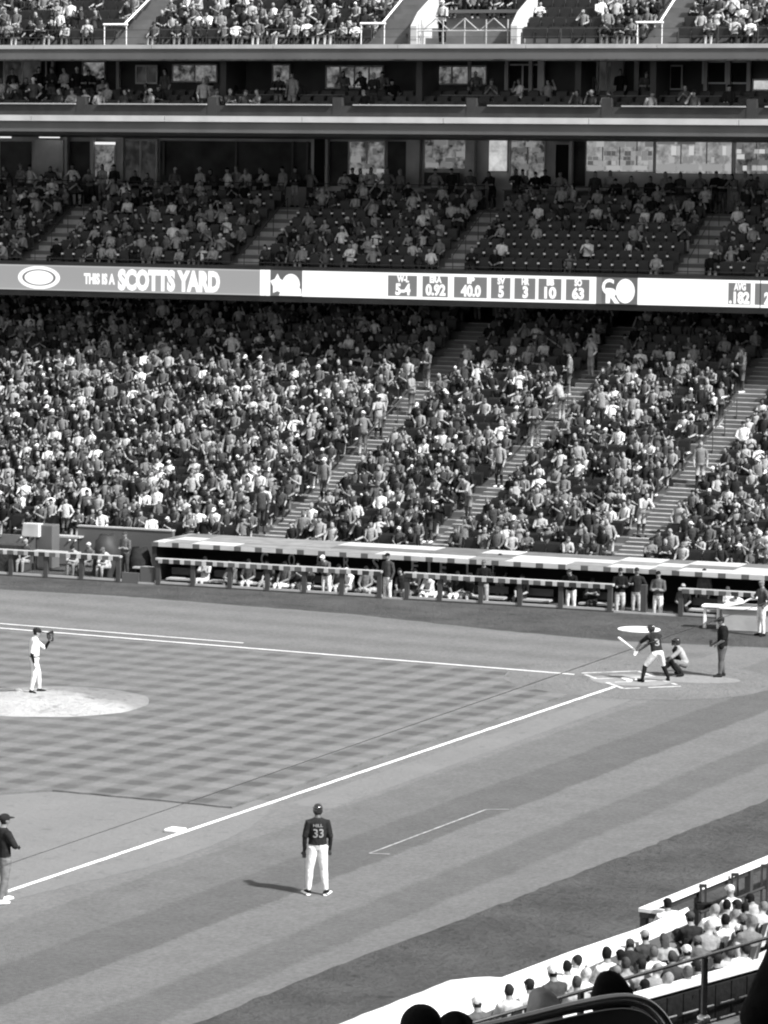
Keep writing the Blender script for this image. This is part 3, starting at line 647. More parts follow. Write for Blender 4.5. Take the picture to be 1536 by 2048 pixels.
# vomitory in the upper deck: sunken grey well with side walls and a railing
va, _ = FU.hit(836, 60, UD+.9); vb, _ = FU.hit(1036, 60, UD+.9)
vt = FU.hit(930, 27, UD+3.2)[1]
mb = MB(); mb.fbox(FU, vb, va, UD+3.2, UD+3.4, uc1-.1, vt, 0)
for j in range(int((va-vb)/.5)+1): mb.fbox(FU, min(vb+.5*j, va-.05), min(vb+.5*j+.04, va), UD+3.16, UD+3.2, uc1-.1, vt-.1, 1)
part(mb, 'portal_wall', [mat('portal_paint', .16, .8, .15, 1.5), M_fascia], ud)
mb = MB(); mb.fbox(FU, vb-.05, va+.05, UD+2.9, UD+3.15, vt+.003, vt+.14); part(mb, 'portal_lintel', M_fascia, ud)
for xa, lab in ((va, 0), (vb, 1)):
    mb = MB(); q = []
    for s_ in (xa-.13, xa+.13):
        q += [FU.P(s_, UD+.35, uc1), FU.P(s_, UD+.35, uc1+.75), FU.P(s_, UD+1.2, uc1+1.35), FU.P(s_-.0, UD+3.1, vt+.75), FU.P(s_, UD+3.1, uc1)]
    mb.add(q, [(0, 1, 2, 3, 4), (9, 8, 7, 6, 5), (0, 5, 6, 1), (1, 6, 7, 2), (2, 7, 8, 3), (3, 8, 9, 4), (4, 9, 5, 0)])
    part(mb, 'portal_side_wall', M_copew, ud)
mb = MB()
for s_ in np.linspace(vb+.3, va-.3, 5): mb.tube([FU.P(s_, UD+.5, uc1), FU.P(s_, UD+.5, uc1+1.0)], .03, 6)
for s_ in np.linspace(vb+.9, va-.9, 3):
    mb.tube([FU.P(s_, UD+.52, uc1+1.05), FU.P(s_-.6, UD+.52, uc1+.55)], .025, 6); mb.tube([FU.P(s_, UD+.52, uc1+1.05), FU.P(s_+.6, UD+.52, uc1+.55)], .025, 6)
mb.tube([FU.P(vb+.1, UD+.5, uc1+.55), FU.P(va-.1, UD+.5, uc1+.55)], .03, 6); part(mb, 'portal_railing', M_coping, ud)

# ------------------------------------------------------------------ ribbon board
rb = empty('ribbon_board', FU.P(0, LD, zb), label='long bright electronic ribbon board running along the front of the middle deck', cat='scoreboard')
def bz(x):     # top and bottom z from the photo at column x
    return zb, zt
E_ = lambda e: e
M_lg = mat('screen_grey', .05, noise=0, emit=.36); M_lw = mat('screen_white', .05, noise=0, emit=1.25); M_ld = mat('screen_dark', .05, noise=0, emit=.13)
M_lm = mat('screen_mid', .05, noise=0, emit=.2); M_lf = mat('screen_faint', .05, noise=0, emit=.86); M_lg2 = mat('screen_pale', .05, noise=0, emit=.5)
def board(name, x0, x1, v0, v1, m, lay=0, par=None):
    sl2, _ = FU.hit(x0, 570, LD); sr2, _ = FU.hit(x1, 570, LD); z0 = zb+(zt-zb)*v0; z1 = zb+(zt-zb)*v1
    mb = MB(); mb.fbox(FU, sr2, sl2, LD-.004*lay-.003, LD+.09-.004*lay if lay == 0 else LD-.004*lay+.0005, z0, z1); return part(mb, name, m, par or rb)
def btext(body, x0, x1, v0, v1, m, lay=2, off=.03, name='lettering'):
    V, F = textmesh(body, off); sl2, _ = FU.hit(x0, 570, LD); sr2, _ = FU.hit(x1, 570, LD); z0 = zb+(zt-zb)*v0; z1 = zb+(zt-zb)*v1
    W3 = [FU.P(sl2+(sr2-sl2)*v[0], LD-.004*lay-.004*v[2], z0+(z1-z0)*v[1]) for v in V]
    mb = MB(); mb.add(W3, F); return part(mb, name, m, rb)
board('screen_panel', -330, 519, 0, 1, M_lg)
for v0, v1 in ((.95, 1), (0, .05)): board('border_strip', -330, 519, v0, v1, M_lg2, 1)
# oval emblem at the left
ec, _ = FU.hit(78, 553, LD); er = abs(FU.hit(36, 553, LD)[0]-ec); ez = (zb+zt)/2
for lay, sc_, m in ((1, 1., M_lw), (2, .8, M_lm), (3, .68, M_lw)):
    mb = MB(); q = [FU.P(ec+er*sc_*math.cos(t), LD-.004*lay, ez+(zt-zb)*.46*(sc_ if lay == 1 else sc_*.9)*math.sin(t)) for t in np.linspace(0, 2*PI, 33)[:-1]]
    mb.add(q, [tuple(range(32))]); part(mb, 'oval_emblem', m, rb)
btext('THIS IS A', 168, 230, .28, .72, M_lw, 2, .05); btext('SCOTTS YARD', 236, 440, .06, .92, M_lw, 2, .06)
for x0, x1 in ((520, 529), (531, 540)): board('white_bar', x0, x1, 0, 1, M_lw)
board('emblem_panel', 540.5, 604, 0, 1, M_ld)
def blob(pts, lay=2, m=None, name='emblem'):
    mb = MB(); q = []
    for x, v in pts: sx_, _ = FU.hit(x, 570, LD); q.append(FU.P(sx_, LD-.004*lay, zb+(zt-zb)*v))
    mb.add(q, [tuple(range(len(q)))]); return part(mb, name, m or M_lw, rb)
def star(cx, cv, rx, rv, k=5, inner=.55, ph=PI/2): return [(cx+rx*(1 if i % 2 == 0 else inner)*math.cos(ph+PI*i/k), cv+rv*(1 if i % 2 == 0 else inner)*math.sin(ph+PI*i/k)) for i in range(2*k)]
blob(star(555, .45, 15, .42, 5, .62)); blob([(582+18*math.cos(t), .45+.42*math.sin(t)) for t in np.linspace(0, 2*PI, 21)[:-1]]); blob([(558, .02), (604, .02), (602, .3), (566, .35)], 3)
board('name_panel', 604.5, 772, 0, 1, M_lw)
blob([(608, .1), (640, .1), (640, .13), (608, .13)], 1, M_lf, 'underline')
cells = [(776, 834, 'W-L', '5-4'), (845, 896, 'ERA', '0.92'), (908, 974, 'IP', '40.0'), (982, 1021, 'SV', '5'), (1029, 1071, 'HR', '3'), (1077, 1123, 'BB', '10'), (1132, 1179, 'SO', '63')]
board('table_panel', 772.5, 1192, 0, 1, M_lw)
for x0, x1, hd, val in cells:
    board('table_cell', x0, x1, .1, .9, M_lm, 1); c = (x0+x1)/2+1; wv = {1: 11, 2: 24, 3: 30, 4: 40}[len(val)]; wh = {2: 15, 3: 24}[len(hd)]
    btext(hd, c-wh/2, c+wh/2, .64, .9, M_lw, 2, .05); btext(val, c-wv/2, c+wv/2, .14, .6, M_lw, 2, .05)
board('screen_panel', 1192.5, 1203, 0, 1, M_lm); board('emblem_panel', 1203.5, 1275, 0, 1, M_ld)
btext('C', 1204, 1228, .35, .95, M_lw, 2, .03); blob([(1251+19*math.cos(t), .5+.46*math.sin(t)) for t in np.linspace(0, 2*PI, 21)[:-1]]); btext('R', 1212, 1240, .03, .6, M_lw, 3, .05)
board('name_panel', 1275.5, 1452, 0, 1, M_lw); btext('HAMPSON', 1282, 1362, .12, .5, M_lf, 1, 0)
board('table_panel', 1452.5, 1760, 0, 1, M_lw); board('table_cell', 1457, 1502, .1, .9, M_lm, 1); btext('AVG', 1468, 1492, .62, .9, M_lw, 2, .05); btext('.182', 1459, 1500, .12, .58, M_lw, 2, .05)
board('table_cell', 1510, 1560, .1, .9, M_lm, 1); btext('2', 1529, 1540, .12, .58, M_lw, 2, .05)
mb = MB(); mb.fbox(FU, FU.hit(1522, 570, LD)[0], FU.hit(1520.5, 570, LD)[0], LD-.02, LD-.012, zb, zt); part(mb, 'panel_seam', M_black, rb)

# ------------------------------------------------------------------ dugout
dg_ = empty('dugout', FL.P(0, .5, 0), label='long sunken dugout with a pale patterned roof below the first rows of seats', cat='dugout')
sL = FL.hit(303, 1080, 1.1)[0]; sR = SA
_, rf0 = FL.hit(768, 1118, 1.1); _, rf1 = FL.hit(768, 1109, 1.1)
RB = 4.3; rzb = rf1+.0
def slab(s0, s1, m, name, top=.0, d0=1.1, d1=RB):
    f0, f1 = (d0-1.1)/(RB-1.1), (d1-1.1)/(RB-1.1); za, zb_ = rf1+(rzb-rf1)*f0, rf1+(rzb-rf1)*f1
    mb = MB(); mb.boxc([FL.P(s0, d0, za-.1), FL.P(s1, d0, za-.1), FL.P(s1, d1, zb_-.1), FL.P(s0, d1, zb_-.1), FL.P(s0, d0, za+top), FL.P(s1, d0, za+top), FL.P(s1, d1, zb_+top), FL.P(s0, d1, zb_+top)])
    return part(mb, name, m, dg_)
M_rf = [mat('roof_white', .46, .6, .12, 2), mat('roof_grey', .13, .7, .2, 2), mat('roof_pale', .2, .7, .2, 2)]
slab(sR, sL, M_rf[2], 'roof_base', -.02)
s_ = sR; k = 0
while s_ < sL-.3:       # painted panels of the roof top: broad parallelograms of white and grey, three strips deep
    L = .9+1.5*rng.random(); e1 = min(s_+L, sL-.05)
    for q_, (a0, a1) in enumerate(((1.14, 2.1), (2.13, 3.1), (3.13, 4.35))):
        slab(s_+.02+.12*q_, e1-.02+.12*q_ if e1 < sL-.4 else e1, M_rf[rng.choice([0, 1, 2], p=[.5, .25, .25]) if q_ else rng.choice([0, 2])], 'roof_panel', .006*(1+q_ % 2), a0, a1)
    s_ = e1
s_ = sR; k = 0
while s_ < sL:
    L = .55 if k % 2 else .27
    mb = MB(); mb.fbox(FL, s_, min(s_+L, sL)-.004, 1.06, 1.098, rf0, rf1-.005); part(mb, 'fascia_pad', M_copew if k % 2 else M_fascia, dg_); s_ += L; k += 1
    if s_ > sL-.1: break
DF = -.32
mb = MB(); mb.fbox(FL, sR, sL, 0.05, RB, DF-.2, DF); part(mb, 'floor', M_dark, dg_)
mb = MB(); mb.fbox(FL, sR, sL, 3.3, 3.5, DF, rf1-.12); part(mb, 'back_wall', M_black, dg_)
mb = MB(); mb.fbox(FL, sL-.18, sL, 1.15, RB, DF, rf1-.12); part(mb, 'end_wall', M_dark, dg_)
mb = MB(); mb.fbox(FL, sR, sL, -.02, .06, -.9, .06); part(mb, 'front_curb', M_coping, dg_)
for x0, x1 in ((335, 395), (420, 520), (522, 700), (712, 760), (880, 1010), (1045, 1100), (1160, 1235), (1380, 1440)):
    a = FL.hit(x0, 1180, 1.1)[0]; b_ = FL.hit(x1, 1180, 1.1)[0]
    mb = MB(); mb.fbox(FL, b_, a, .95, 1.4, DF+.4, DF+.46, 0); mb.fbox(FL, b_, a, 1.45, 1.5, DF+.55, DF+.8, 1)
    for s2 in (b_+.1, a-.15): mb.fbox(FL, s2, s2+.05, 1.0, 1.35, DF, DF+.4, 1)
    part(mb, 'bench', [M_coping, M_dark], dg_)
M_lt = mat('wall_lettering', .75, .7, .1, 4)
for ch, x0, x1, y0, y1 in (('C', 522, 536, 1104, 1132), ('O', 577, 590, 1106, 1134), ('O', 634, 646, 1108, 1136), ('R', 687, 700, 1111, 1139), ('S', 745, 758, 1115, 1142), ('F', 823, 836, 1120, 1144), ('I', 856, 861, 1121, 1146), ('E', 880, 893, 1122, 1148), ('L', 933, 945, 1125, 1150), ('D', 985, 998, 1128, 1153)):
    V, F = textmesh(ch, .02); d = 3.29; s0, _ = FL.hit(x0, y0, d); s1, _ = FL.hit(x1, y0, d); _, z1 = FL.hit((x0+x1)/2, y0, d); _, z0 = FL.hit((x0+x1)/2, y1, d)
    mb = MB(); mb.add([FL.P(s0+(s1-s0)*v[0], d-.01*v[2], z0+(z1-z0)*v[1]) for v in V], F); part(mb, 'wall_letter', M_lt, dg_)
# front railings: posts, padded top rail with hanging pads
def railing(x0, x1, label, posts, pads=True, F=FL, d=0., hh=.92, lower=True):
    def sat(x): return F.sx(x, d, .5)
    sa, sb_ = sat(x0), sat(x1); e = empty('railing', F.P((sa+sb_)/2, d, 0), label=label, cat='railing')
    mb = MB(); mb.boxc([F.P(a, dd, z) for z in (hh-.03, hh+.06) for a, dd in ((sb_, d-.09), (sa, d-.09), (sa, d+.09), (sb_, d+.09))]); part(mb, 'top_rail', M_coping, e, bevel=.02)
    for x in posts:
        s0 = sat(x); mb = MB(); mb.fbox(F, s0-.085, s0+.085, d-.05, d+.07, 0, hh-.033); part(mb, 'post', M_post, e, bevel=.01)
    if pads:
        s_ = sb_+.05; k = 0
        while s_ < sa-.2:
            L = .17 if k % 2 else .26
            mb = MB(); mb.fbox(F, s_, s_+L-.01, d-.105, d-.092, hh-.12, hh+.03); part(mb, 'rail_pad', (M_copew if rng.random() < .4 else M_coping) if k % 2 else (M_fascia if rng.random() < .5 else M_dark), e, bevel=.004); s_ += L; k += 1
    mb = MB(); mb.fbox(F, sb_, sa, d-.02, d+.03, .05, .13); part(mb, 'bottom_rail', M_coping, e)
    mb = MB(); mb.fbox(F, sb_, sa, d-.03, d-.022, 0, .05); part(mb, 'kick_board', M_post, e)
    return e
railing(-420, 243, 'railing of the camera well, left of the dugout', [-400, -325, -250, -180, -120, -50, 22, 92, 163, 237])
railing(312, 765, 'left railing of the dugout, from its left end to the first gap', [317, 386, 460, 535, 609, 684, 759])
railing(808, 1228, 'middle railing of the dugout, between its two gaps', [814, 880, 962, 1040, 1122, 1220 ])
railing(1357, 1530, 'right railing of the dugout, behind the umpire', [1362, 1440, 1525])
mb = MB(); s0 = FL.sx(1288, .1, .5); mb.fbox(FL, s0-.1, s0+.1, .0, .2, DF, 1.0); tag(mb.build('post', M_post, bevel=.01), 'lone dark post standing in the right gap of the dugout railing', 'post')
# camera well at the left: padded walls, covered camera gear
mb = MB(); a = FL.hit(155, 1080, 3.6)[0]; b_ = FL.hit(345, 1080, 3.6)[0]; zt_ = FL.hit(250, 1058, 3.6)[1]
mb.fbox(FL, b_, a, 3.6, 3.8, 0, zt_, 0); mb.fbox(FL, b_-.01, a+.01, 3.57, 3.83, zt_+.002, zt_+.05, 1); tag(mb.build('padded_wall', [M_fascia, M_coping]), 'long low grey padded wall behind the covered camera gear', 'wall')
mb = MB(); a = FL.hit(74, 1080, 2.6)[0]; b_ = FL.hit(105, 1080, 2.6)[0]; zt_ = FL.hit(90, 1050, 2.6)[1]
mb.fbox(FL, b_, a, 2.6, 3.2, 0, zt_); tag(mb.build('padded_box', M_fascia, bevel=.04), 'tall grey padded box at the left end of the camera well', 'box')
mb = MB(); a = FL.hit(40, 1080, 2.2)[0]; b_ = FL.hit(72, 1080, 2.2)[0]; zt_ = FL.hit(50, 1048, 2.2)[1]
mb.fbox(FL, b_, a, 2.4, 2.8, zt_-.5, zt_, 0); mb.fbox(FL, b_+.1, b_+.18, 2.5, 2.6, 0, zt_-.5, 1); mb.fbox(FL, a-.18, a-.1, 2.5, 2.6, 0, zt_-.5, 1); tag(mb.build('equipment_case', [M_wallin, M_dark], bevel=.02), 'grey equipment case on legs beside the tall padded box', 'case')
def lump(name, x0, x1, y0, y1, d, m, label, cat, seed):
    r_ = np.random.default_rng(seed); a = FL.hit(x0, y0, d)[0]; b_ = FL.hit(x1, y0, d)[0]; z1 = FL.hit((x0+x1)/2, y0, d)[1]; z0 = 0
    mb = MB(); V = []; F = []; N, K = 14, 6; c = (a+b_)/2; rx = abs(a-b_)/2
    for i in range(K+1):
        t = i/K; rr = (1-.12*t-.45*max(0, t-.75)*4*.6)
        for j in range(N):
            th = 2*PI*j/N; q = rr*(1+.08*r_.normal()); V.append(FL.P(c+rx*q*math.cos(th), d+.55*q*math.sin(th), z0+(z1-z0)*(t+.04*r_.normal()*(t > .5))))
    F = [(i*N+j, i*N+(j+1) % N, (i+1)*N+(j+1) % N, (i+1)*N+j) for i in range(K) for j in range(N)]+[tuple(range(K*N, K*N+N))]
    mb.add(V, F); return tag(mb.build(name, m, smooth=True), label, cat)
lump('covered_camera', 188, 238, 1072, 1108, 1.8, M_dark, 'bulky camera gear under a dark cover in the camera well', 'camera cover', 3)
lump('equipment_bag', 258, 302, 1098, 1130, 1.5, CL[1], 'black equipment bag against the left end of the dugout', 'bag', 5)
mb = MB(); a = FL.sx(12, .9, 1.6); mb.fbox(FL, a-.55, a+.55, 1.2, 1.9, .0, 1.0); tag(mb.build('work_table', CL[2], bevel=.03), 'dark covered work table behind the railing at the far left', 'table')
mb = MB()
for x0, x1, d0, z in ((62, 150, 1.8, .75), (95, 158, 3.2, 1.2), (265, 300, .8, .5)):
    a = FL.sx(x0, d0, z); b_ = FL.sx(x1, d0, z); mb = MB(); mb.fbox(FL, b_, a, d0, d0+.5, z-.06, z, 0); mb.fbox(FL, b_+.05, b_+.1, d0+.1, d0+.15, 0, z-.06, 1); mb.fbox(FL, a-.1, a-.05, d0+.1, d0+.15, 0, z-.06, 1)
    tag(mb.build('shelf', [M_coping, M_dark]), {.75: 'lower pale shelf in the camera well left of the covered gear', 1.2: 'upper pale shelf beside the long grey padded wall', .5: 'small pale ledge by the gap at the dugout\'s left end'}[z], 'shelf')
mb = MB(); a = FL.sx(243, -.0, .2); b_ = FL.sx(306, -.0, .2)
mb.fbox(FL, b_+.55, a, .0, .1, 0, .38); mb.fbox(FL, b_, b_+.53, .02, .12, 0, .62); tag(mb.build('gate_panel', M_fascia, bevel=.01), 'low grey gate panels closing the gap left of the dugout', 'gate')
# padded box with white top at the right end (field side)
mb = MB(); q = gnd(1455, 1262); q2 = gnd(1536, 1266)
pb = empty('padded_bench', (q[0], q[1], 0), label='grey padded box with a white sheet top at the right end of the dugout', cat='padded box')
mb = MB(); t = (q2-q)/np.linalg.norm(q2-q)
def lb(mb, u0, u1, v0, v1, z0, z1, mi=0):
    nn = np.array([t[1], -t[0], 0]); nn = nn if nn[1] < 0 else -nn
    A = lambda u, v, z: q+t*u+nn*v+UP*z
    mb.boxc([A(a, b_, z) for z in (z0, z1) for a, b_ in ((u0, v0), (u1, v0), (u1, v1), (u0, v1))], mi)
lb(mb, -.2, 3.2, 0, 1.0, 0, .72); part(mb, 'pad_body', mat('grey_padding', .34, .8, .15, 2), pb, bevel=.03)
mb = MB(); lb(mb, -.28, 3.3, -.08, 1.1, .722, .8); part(mb, 'white_top', M_white, pb, bevel=.02)
mb = MB(); lb(mb, -.95, -.3, .3, .8, .7, .78); lb(mb, -.9, -.8, .4, .5, 0, .7); lb(mb, -.45, -.35, .4, .5, 0, .7); part(mb, 'side_shelf', M_white, pb, bevel=.02)
mb = MB(); V = []
for i in range(9):
    for j in range(5):
        u = 1.5*i/8-.2; v = 1.*j/4; V.append(q+t*u+np.array([t[1], -t[0], 0])*(1 if t[1]*0-t[0] < 0 else -1)*v*1+UP*(.83+.32*math.exp(-((u-.9)/.5)**2)*(.6+.4*math.sin(3*v+u))+rng.normal(0, .012)))
mb.add(V, [(i*5+j, i*5+j+1, (i+1)*5+j+1, (i+1)*5+j) for i in range(8) for j in range(4)]); tag(mb.build('towel', M_white, smooth=True), 'crumpled white sheet heaped on the padded box', 'sheet')
# cable across the field
A = onray(1443, 1236, 24.); B = onray(0, 1734, 26.); A = A+(A-B)*.12; B2 = B+(B-A)*.1
mb = MB(); mb.tube([A+(B2-A)*t_ for t_ in np.linspace(0, 1, 12)], .0027, 6); tag(mb.build('cable', mat('cable_steel', .35, .5, 0), smooth=True), 'long thin cable stretched diagonally across the view of the field', 'cable')
# ------------------------------------------------------------------ seats and spectators of the far stand
def seat_mesh(fit):
    mb = MB(); mb.box(-.22, -.05, .38, .22, .02, .80, 0)          # folded seat pan (facing +Y = towards the field)
    mb.boxc([(-.23, -.1, .42), (.23, -.1, .42), (.23, -.06, .42), (-.23, -.06, .42), (-.22, -.2, .86), (.22, -.2, .86), (.22, -.16, .86), (-.22, -.16, .86)], 0)
    mb.box(.235, -.12, .0, .262, .16, .62, 0)
    if fit: mb.box(.2, .0, .62, .29, .1, .69, 1)
    return mb
me_seat = {f: seat_mesh(f).mesh('seat', [M_seat, M_seatl]) for f in (False, True)}
SV = {f: seat_mesh(f).arrays() for f in (False, True)}
LOWFIG = [figure(p_, 6, 0, cap=c_, longhair=lh, hands=False, bulk=bk).arrays() for p_ in POSES for c_, lh, bk in ((True, False, 1.08), (False, False, 1.1), (False, True, .95))]
LOWSTD = [figure(p_, 6, 0, cap=c_, longhair=lh, hands=False).arrays() for p_ in SPOSES for c_, lh in ((True, False), (False, True))]
CM = CL+SK       # crowd materials: 9 cloth tones + 3 skins
tone_name = ['black', 'black', 'dark grey', 'dark grey', 'mid grey', 'grey', 'light grey', 'pale', 'white']
def pick_tones(bright=1.):
    pw = np.array([.17, .17, .17, .14, .11, .09, .06, .045, .045]); pw[6:] *= bright; pw /= pw.sum(); sh = int(rng.choice(9, p=pw))
    skin = 9+int(rng.choice(3, p=[.62, .33, .05])); hair = int(rng.choice([0, 1, 2, 3, 5], p=[.2, .3, .25, .15, .1]))
    tr = int(rng.choice([0, 1, 2, 3, 4, 5], p=[.2, .25, .22, .15, .1, .08])); cap = int(rng.choice([0, 1, 3, 5, 8], p=[.25, .25, .2, .1, .2]))
    slv = skin if rng.random() < .6 else sh; shin = skin if rng.random() < .4 else tr
    return [skin, hair, sh, tr, int(rng.choice([1, 3, 8])), slv, cap, shin, skin]
def near_aisle(s_, ais, w=.8): return any(abs(s_-a) < w for a in ais)
spots = []      # (tier, row, s, F, d, z, occupied, seatindex, aisle)
def fill(tier, F, ds, zs, ais, occ, srange=(-21, 36)):
    for r, (d, z) in enumerate(zip(ds, zs)):
        s_ = srange[0]; last = None; k = 0
        while s_ < srange[1]:
            if near_aisle(s_, ais): s_ += .1; k = 0; continue
            x, y = proj(F.P(s_, d, z+.9))
            if -70 < x < 1606 and y > -40:
                o_ = rng.random() < (occ(r, s_, x) if callable(occ) else occ)
                ai = min(range(len(ais)), key=lambda i: abs(ais[i]-s_)); spots.append((tier, r, s_, F, d, z, o_, k, ai, x, y))
            s_ += .525; k += 1
fill('low', FL, low_d, low_z, low_ais, lambda r, s_, x: (.88 if x < 900 else .84)-(.1 if r > 20 else 0))
def midocc(r, s_, x):
    if 1010 < x < 1400 and r < 4: return .16
    if x > 1430 and 1 < r < 5: return .3
    return .68 if x < 520 else .6
fill('mid', FU, mid_d, mid_z, mid_ais, midocc)
def upocc(r, s_, x):
    if 830 < x < 1045 and r < 3: return -1
    if 1045 <= x < 1200: return .08
    if 150 < x < 250: return .25
    return .8
fill('up', FU, up_d, up_z, up_ais, upocc)
spots = [q for q in spots if not (q[0] == 'up' and FU.sx(1046, UD+1, uc1) < q[2] < FU.sx(826, UD+1, uc1) and q[1] < 3)]
suites = []
for k, (d, z) in enumerate(((SD+1., .05), (SD+1.9, .3), (SD+2.8, .55))):
    s_ = -20
    while s_ < 36:
        x, y = proj(FU.P(s_, d, fz1+z+1))
        pr = .5 if x < 480 else (.42 if x < 760 else .16)
        if -60 < x < 1600: suites.append((s_, d, fz1+z, rng.random() < pr))
        s_ += .6
empties = sorted([q for q in spots if not q[6]], key=lambda q: -q[10] if q[0] == 'low' else (-2000+q[10] if False else -q[10]))
# individual empty seats: all of the mostly empty middle-deck blocks, then the lowest rows
empties = sorted([q for q in spots if not q[6]], key=lambda q: 0 if q[0] == 'mid' else (1 if q[0] == 'low' else 2))
emp_ids = set(id(q) for q in empties[:245])
def rzof(F, j=0): return face_to(-F.n)+j
crowd = MB(); seats = MB(); nind = 0
slabel = {'low': 'empty dark folding seat among the spectators of the lowest stand', 'mid': 'empty dark folding seat in the shaded middle deck above the ribbon board', 'up': 'empty dark folding seat in the sunlit upper deck'}
gl_ = {'low': 'empty seats of the lowest stand', 'mid': 'empty seats of the middle deck', 'up': 'empty seats of the upper deck'}
def tform(V, rz, sc, loc):
    c, s_ = math.cos(rz), math.sin(rz); return (V*sc)@np.array([[c, s_, 0], [-s_, c, 0], [0, 0, 1]])+loc
ordw = ['first', 'second', 'third', 'fourth', 'fifth', 'sixth', 'seventh', 'eighth', 'ninth', 'tenth', 'eleventh', 'twelfth', 'thirteenth', 'fourteenth', 'fifteenth', 'sixteenth', 'seventeenth', 'eighteenth']
def onth(k): return ordw[k-1] if k <= 18 else '%d%s' % (k, {1: 'st', 2: 'nd', 3: 'rd'}.get(k % 10, 'th'))
AN = ['rightmost', 'first lower', 'second lower', 'third lower'] + ['far left']*9
AN = ['hidden', 'rightmost', 'middle', 'leftmost']
MN = {'low': AN, 'mid': ['hidden right', 'rightmost', 'second-from-right', 'third-from-right', 'leftmost', 'hidden left'], 'up': ['hidden right', 'rightmost', 'middle', 'leftmost', 'hidden left']}
TN = {'low': 'lowest stand', 'mid': 'middle deck', 'up': 'upper deck'}
visa = {}   # number the aisles of the lower stand from the right of the photo
ind_rows = 4; NIND_MAX = 208
cands = [q for q in spots if q[0] == 'low' and q[6] and q[1] < ind_rows and -20 < q[9] < 1556]
cands = sorted(cands, key=lambda q: (q[1], q[2]))[:NIND_MAX]; ind_ids = set(id(q) for q in cands)
seen_lab = set()
for q in spots:
    tier, r, s_, F, d, z, occ, k, ai, x, y = q; loc = F.P(s_, d-.02, z); rz = rzof(F)
    if id(q) in emp_ids:
        o = bpy.data.objects.new('folding_seat', me_seat[tier == 'mid']); C.objects.link(o); o.location = Vector(loc); o.rotation_euler = (0, 0, rz); aa = {'low': low_ais, 'mid': mid_ais, 'up': up_ais}[tier]; kk = int(round((abs(s_-aa[ai])-.78)/.525))+1
        tag(o, 'empty seat, %s row of %s, %s %s of its %s aisle' % (onth(r+1), TN[tier], onth(max(kk, 1)), 'right' if s_ < aa[ai] else 'left', MN[tier][ai]), 'seat', gl_[tier])
    else:
        V, Fc, T = SV[tier == 'mid' and not occ]; seats.add(tform(V, rz, 1, loc), Fc, T)
    if not occ: continue
    fi = int(rng.integers(len(LOWFIG))); V, Fc, T = LOWFIG[fi]; sc = float(rng.normal(.91, .07)); sc = min(max(sc, .78), 1.06)
    if rng.random() < .07: sc *= .78
    hasc = fi % 3 == 0; tn = pick_tones(1.7 if (tier == 'low' and r < 10 and x < 480) else (2.6 if tier == 'mid' else (2. if tier == 'up' else .9)))
    if tier == 'low' and rng.random() < .02: V, Fc, T = LOWSTD[int(rng.integers(len(LOWSTD)))]; hasc = None
    jit = float(rng.normal(0, .28)); loc2 = F.P(s_+rng.normal(0, .03), d-.03+rng.normal(0, .03)-.0, z)
    if id(q) in ind_ids:
        mb = MB(); mb.add(V, Fc, T)
        hd = {True: '%s cap' % tone_name[tn[6]], False: ('long hair' if fi % 3 == 2 else 'bareheaded'), None: 'standing up'}[hasc]
        side_ = 'right' if s_ < low_ais[ai] else 'left'; dist_ = int(round((abs(s_-low_ais[ai])-.95)/.525))
        lab = '%s top, %s, %s row above dugout, %s seat %s of %s aisle' % (tone_name[tn[2]].replace(' ', '-'), hd.replace(' grey', '-grey'), ordw[r], onth(dist_+1), side_, AN[ai])
        o = bpy.data.objects.new('spectator', mb.mesh('spectator', [CM[t_] for t_ in tn], True)); C.objects.link(o); o.location = Vector(loc2); o.rotation_euler = (0, 0, rz+jit); o.scale = (sc,)*3
        tag(o, lab, 'person', 'spectators in the first rows behind the dugout')
    else:
        crowd.add(tform(V, rz+jit, sc, loc2), Fc, [tn[t_] for t_ in T])
for s_, d, z, occ in suites:
    loc = FU.P(s_, d, z); V, Fc, T = SV[False]; seats.add(tform(V, rzof(FU), 1, loc), Fc, T)
    if not occ: continue
    V, Fc, T = LOWFIG[int(rng.integers(len(LOWFIG)))] if rng.random() < .85 else LOWSTD[int(rng.integers(len(LOWSTD)))]
    tn = pick_tones(.6); crowd.add(tform(V, rzof(FU, rng.normal(0, .5)), 1., loc), Fc, [tn[t_] for t_ in T])
def stander(x, yfeet, d, F, z, tones=None, rzj=0., fi=None):
    s_ = F.sx(x, d, z+1); V, Fc, T = LOWSTD[fi if fi is not None else int(rng.integers(len(LOWSTD)))]; tn = pick_tones()
    if tones: tn[2], tn[3] = tones; tn[7] = tones[1]
    crowd.add(tform(V, rzof(F, rzj+rng.normal(0, .3)), 1., F.P(s_, d, z)), Fc, [tn[t_] for t_ in T])
for x, sh, tr in ((145, 8, 0), (204, 7, 5), (228, 1, 2), (42, 5, 2), (270, 1, 3), (300, 3, 4), (472, 6, 5), (497, 7, 3), (535, 7, 1), (565, 5, 3), (590, 2, 6), (742, 7, 1), (775, 4, 5), (903, 1, 1), (1032, 1, 2), (1072, 0, 5), (1090, 0, 6), (1300, 1, 1), (1340, 1, 1),
        (1432, 0, 2), (1446, 1, 3), (1470, 4, 5), (1490, 7, 2), (1505, 3, 3), (20, 3, 4), (100, 3, 4), (1236, 1, 0), (1262, 2, 1)):
    stander(x, 0, 30.2+rng.random()*.5, FU, MWZ-(.25 if x in (1300, 1340, 1236, 1262, 270, 300) else 0), (sh, tr))
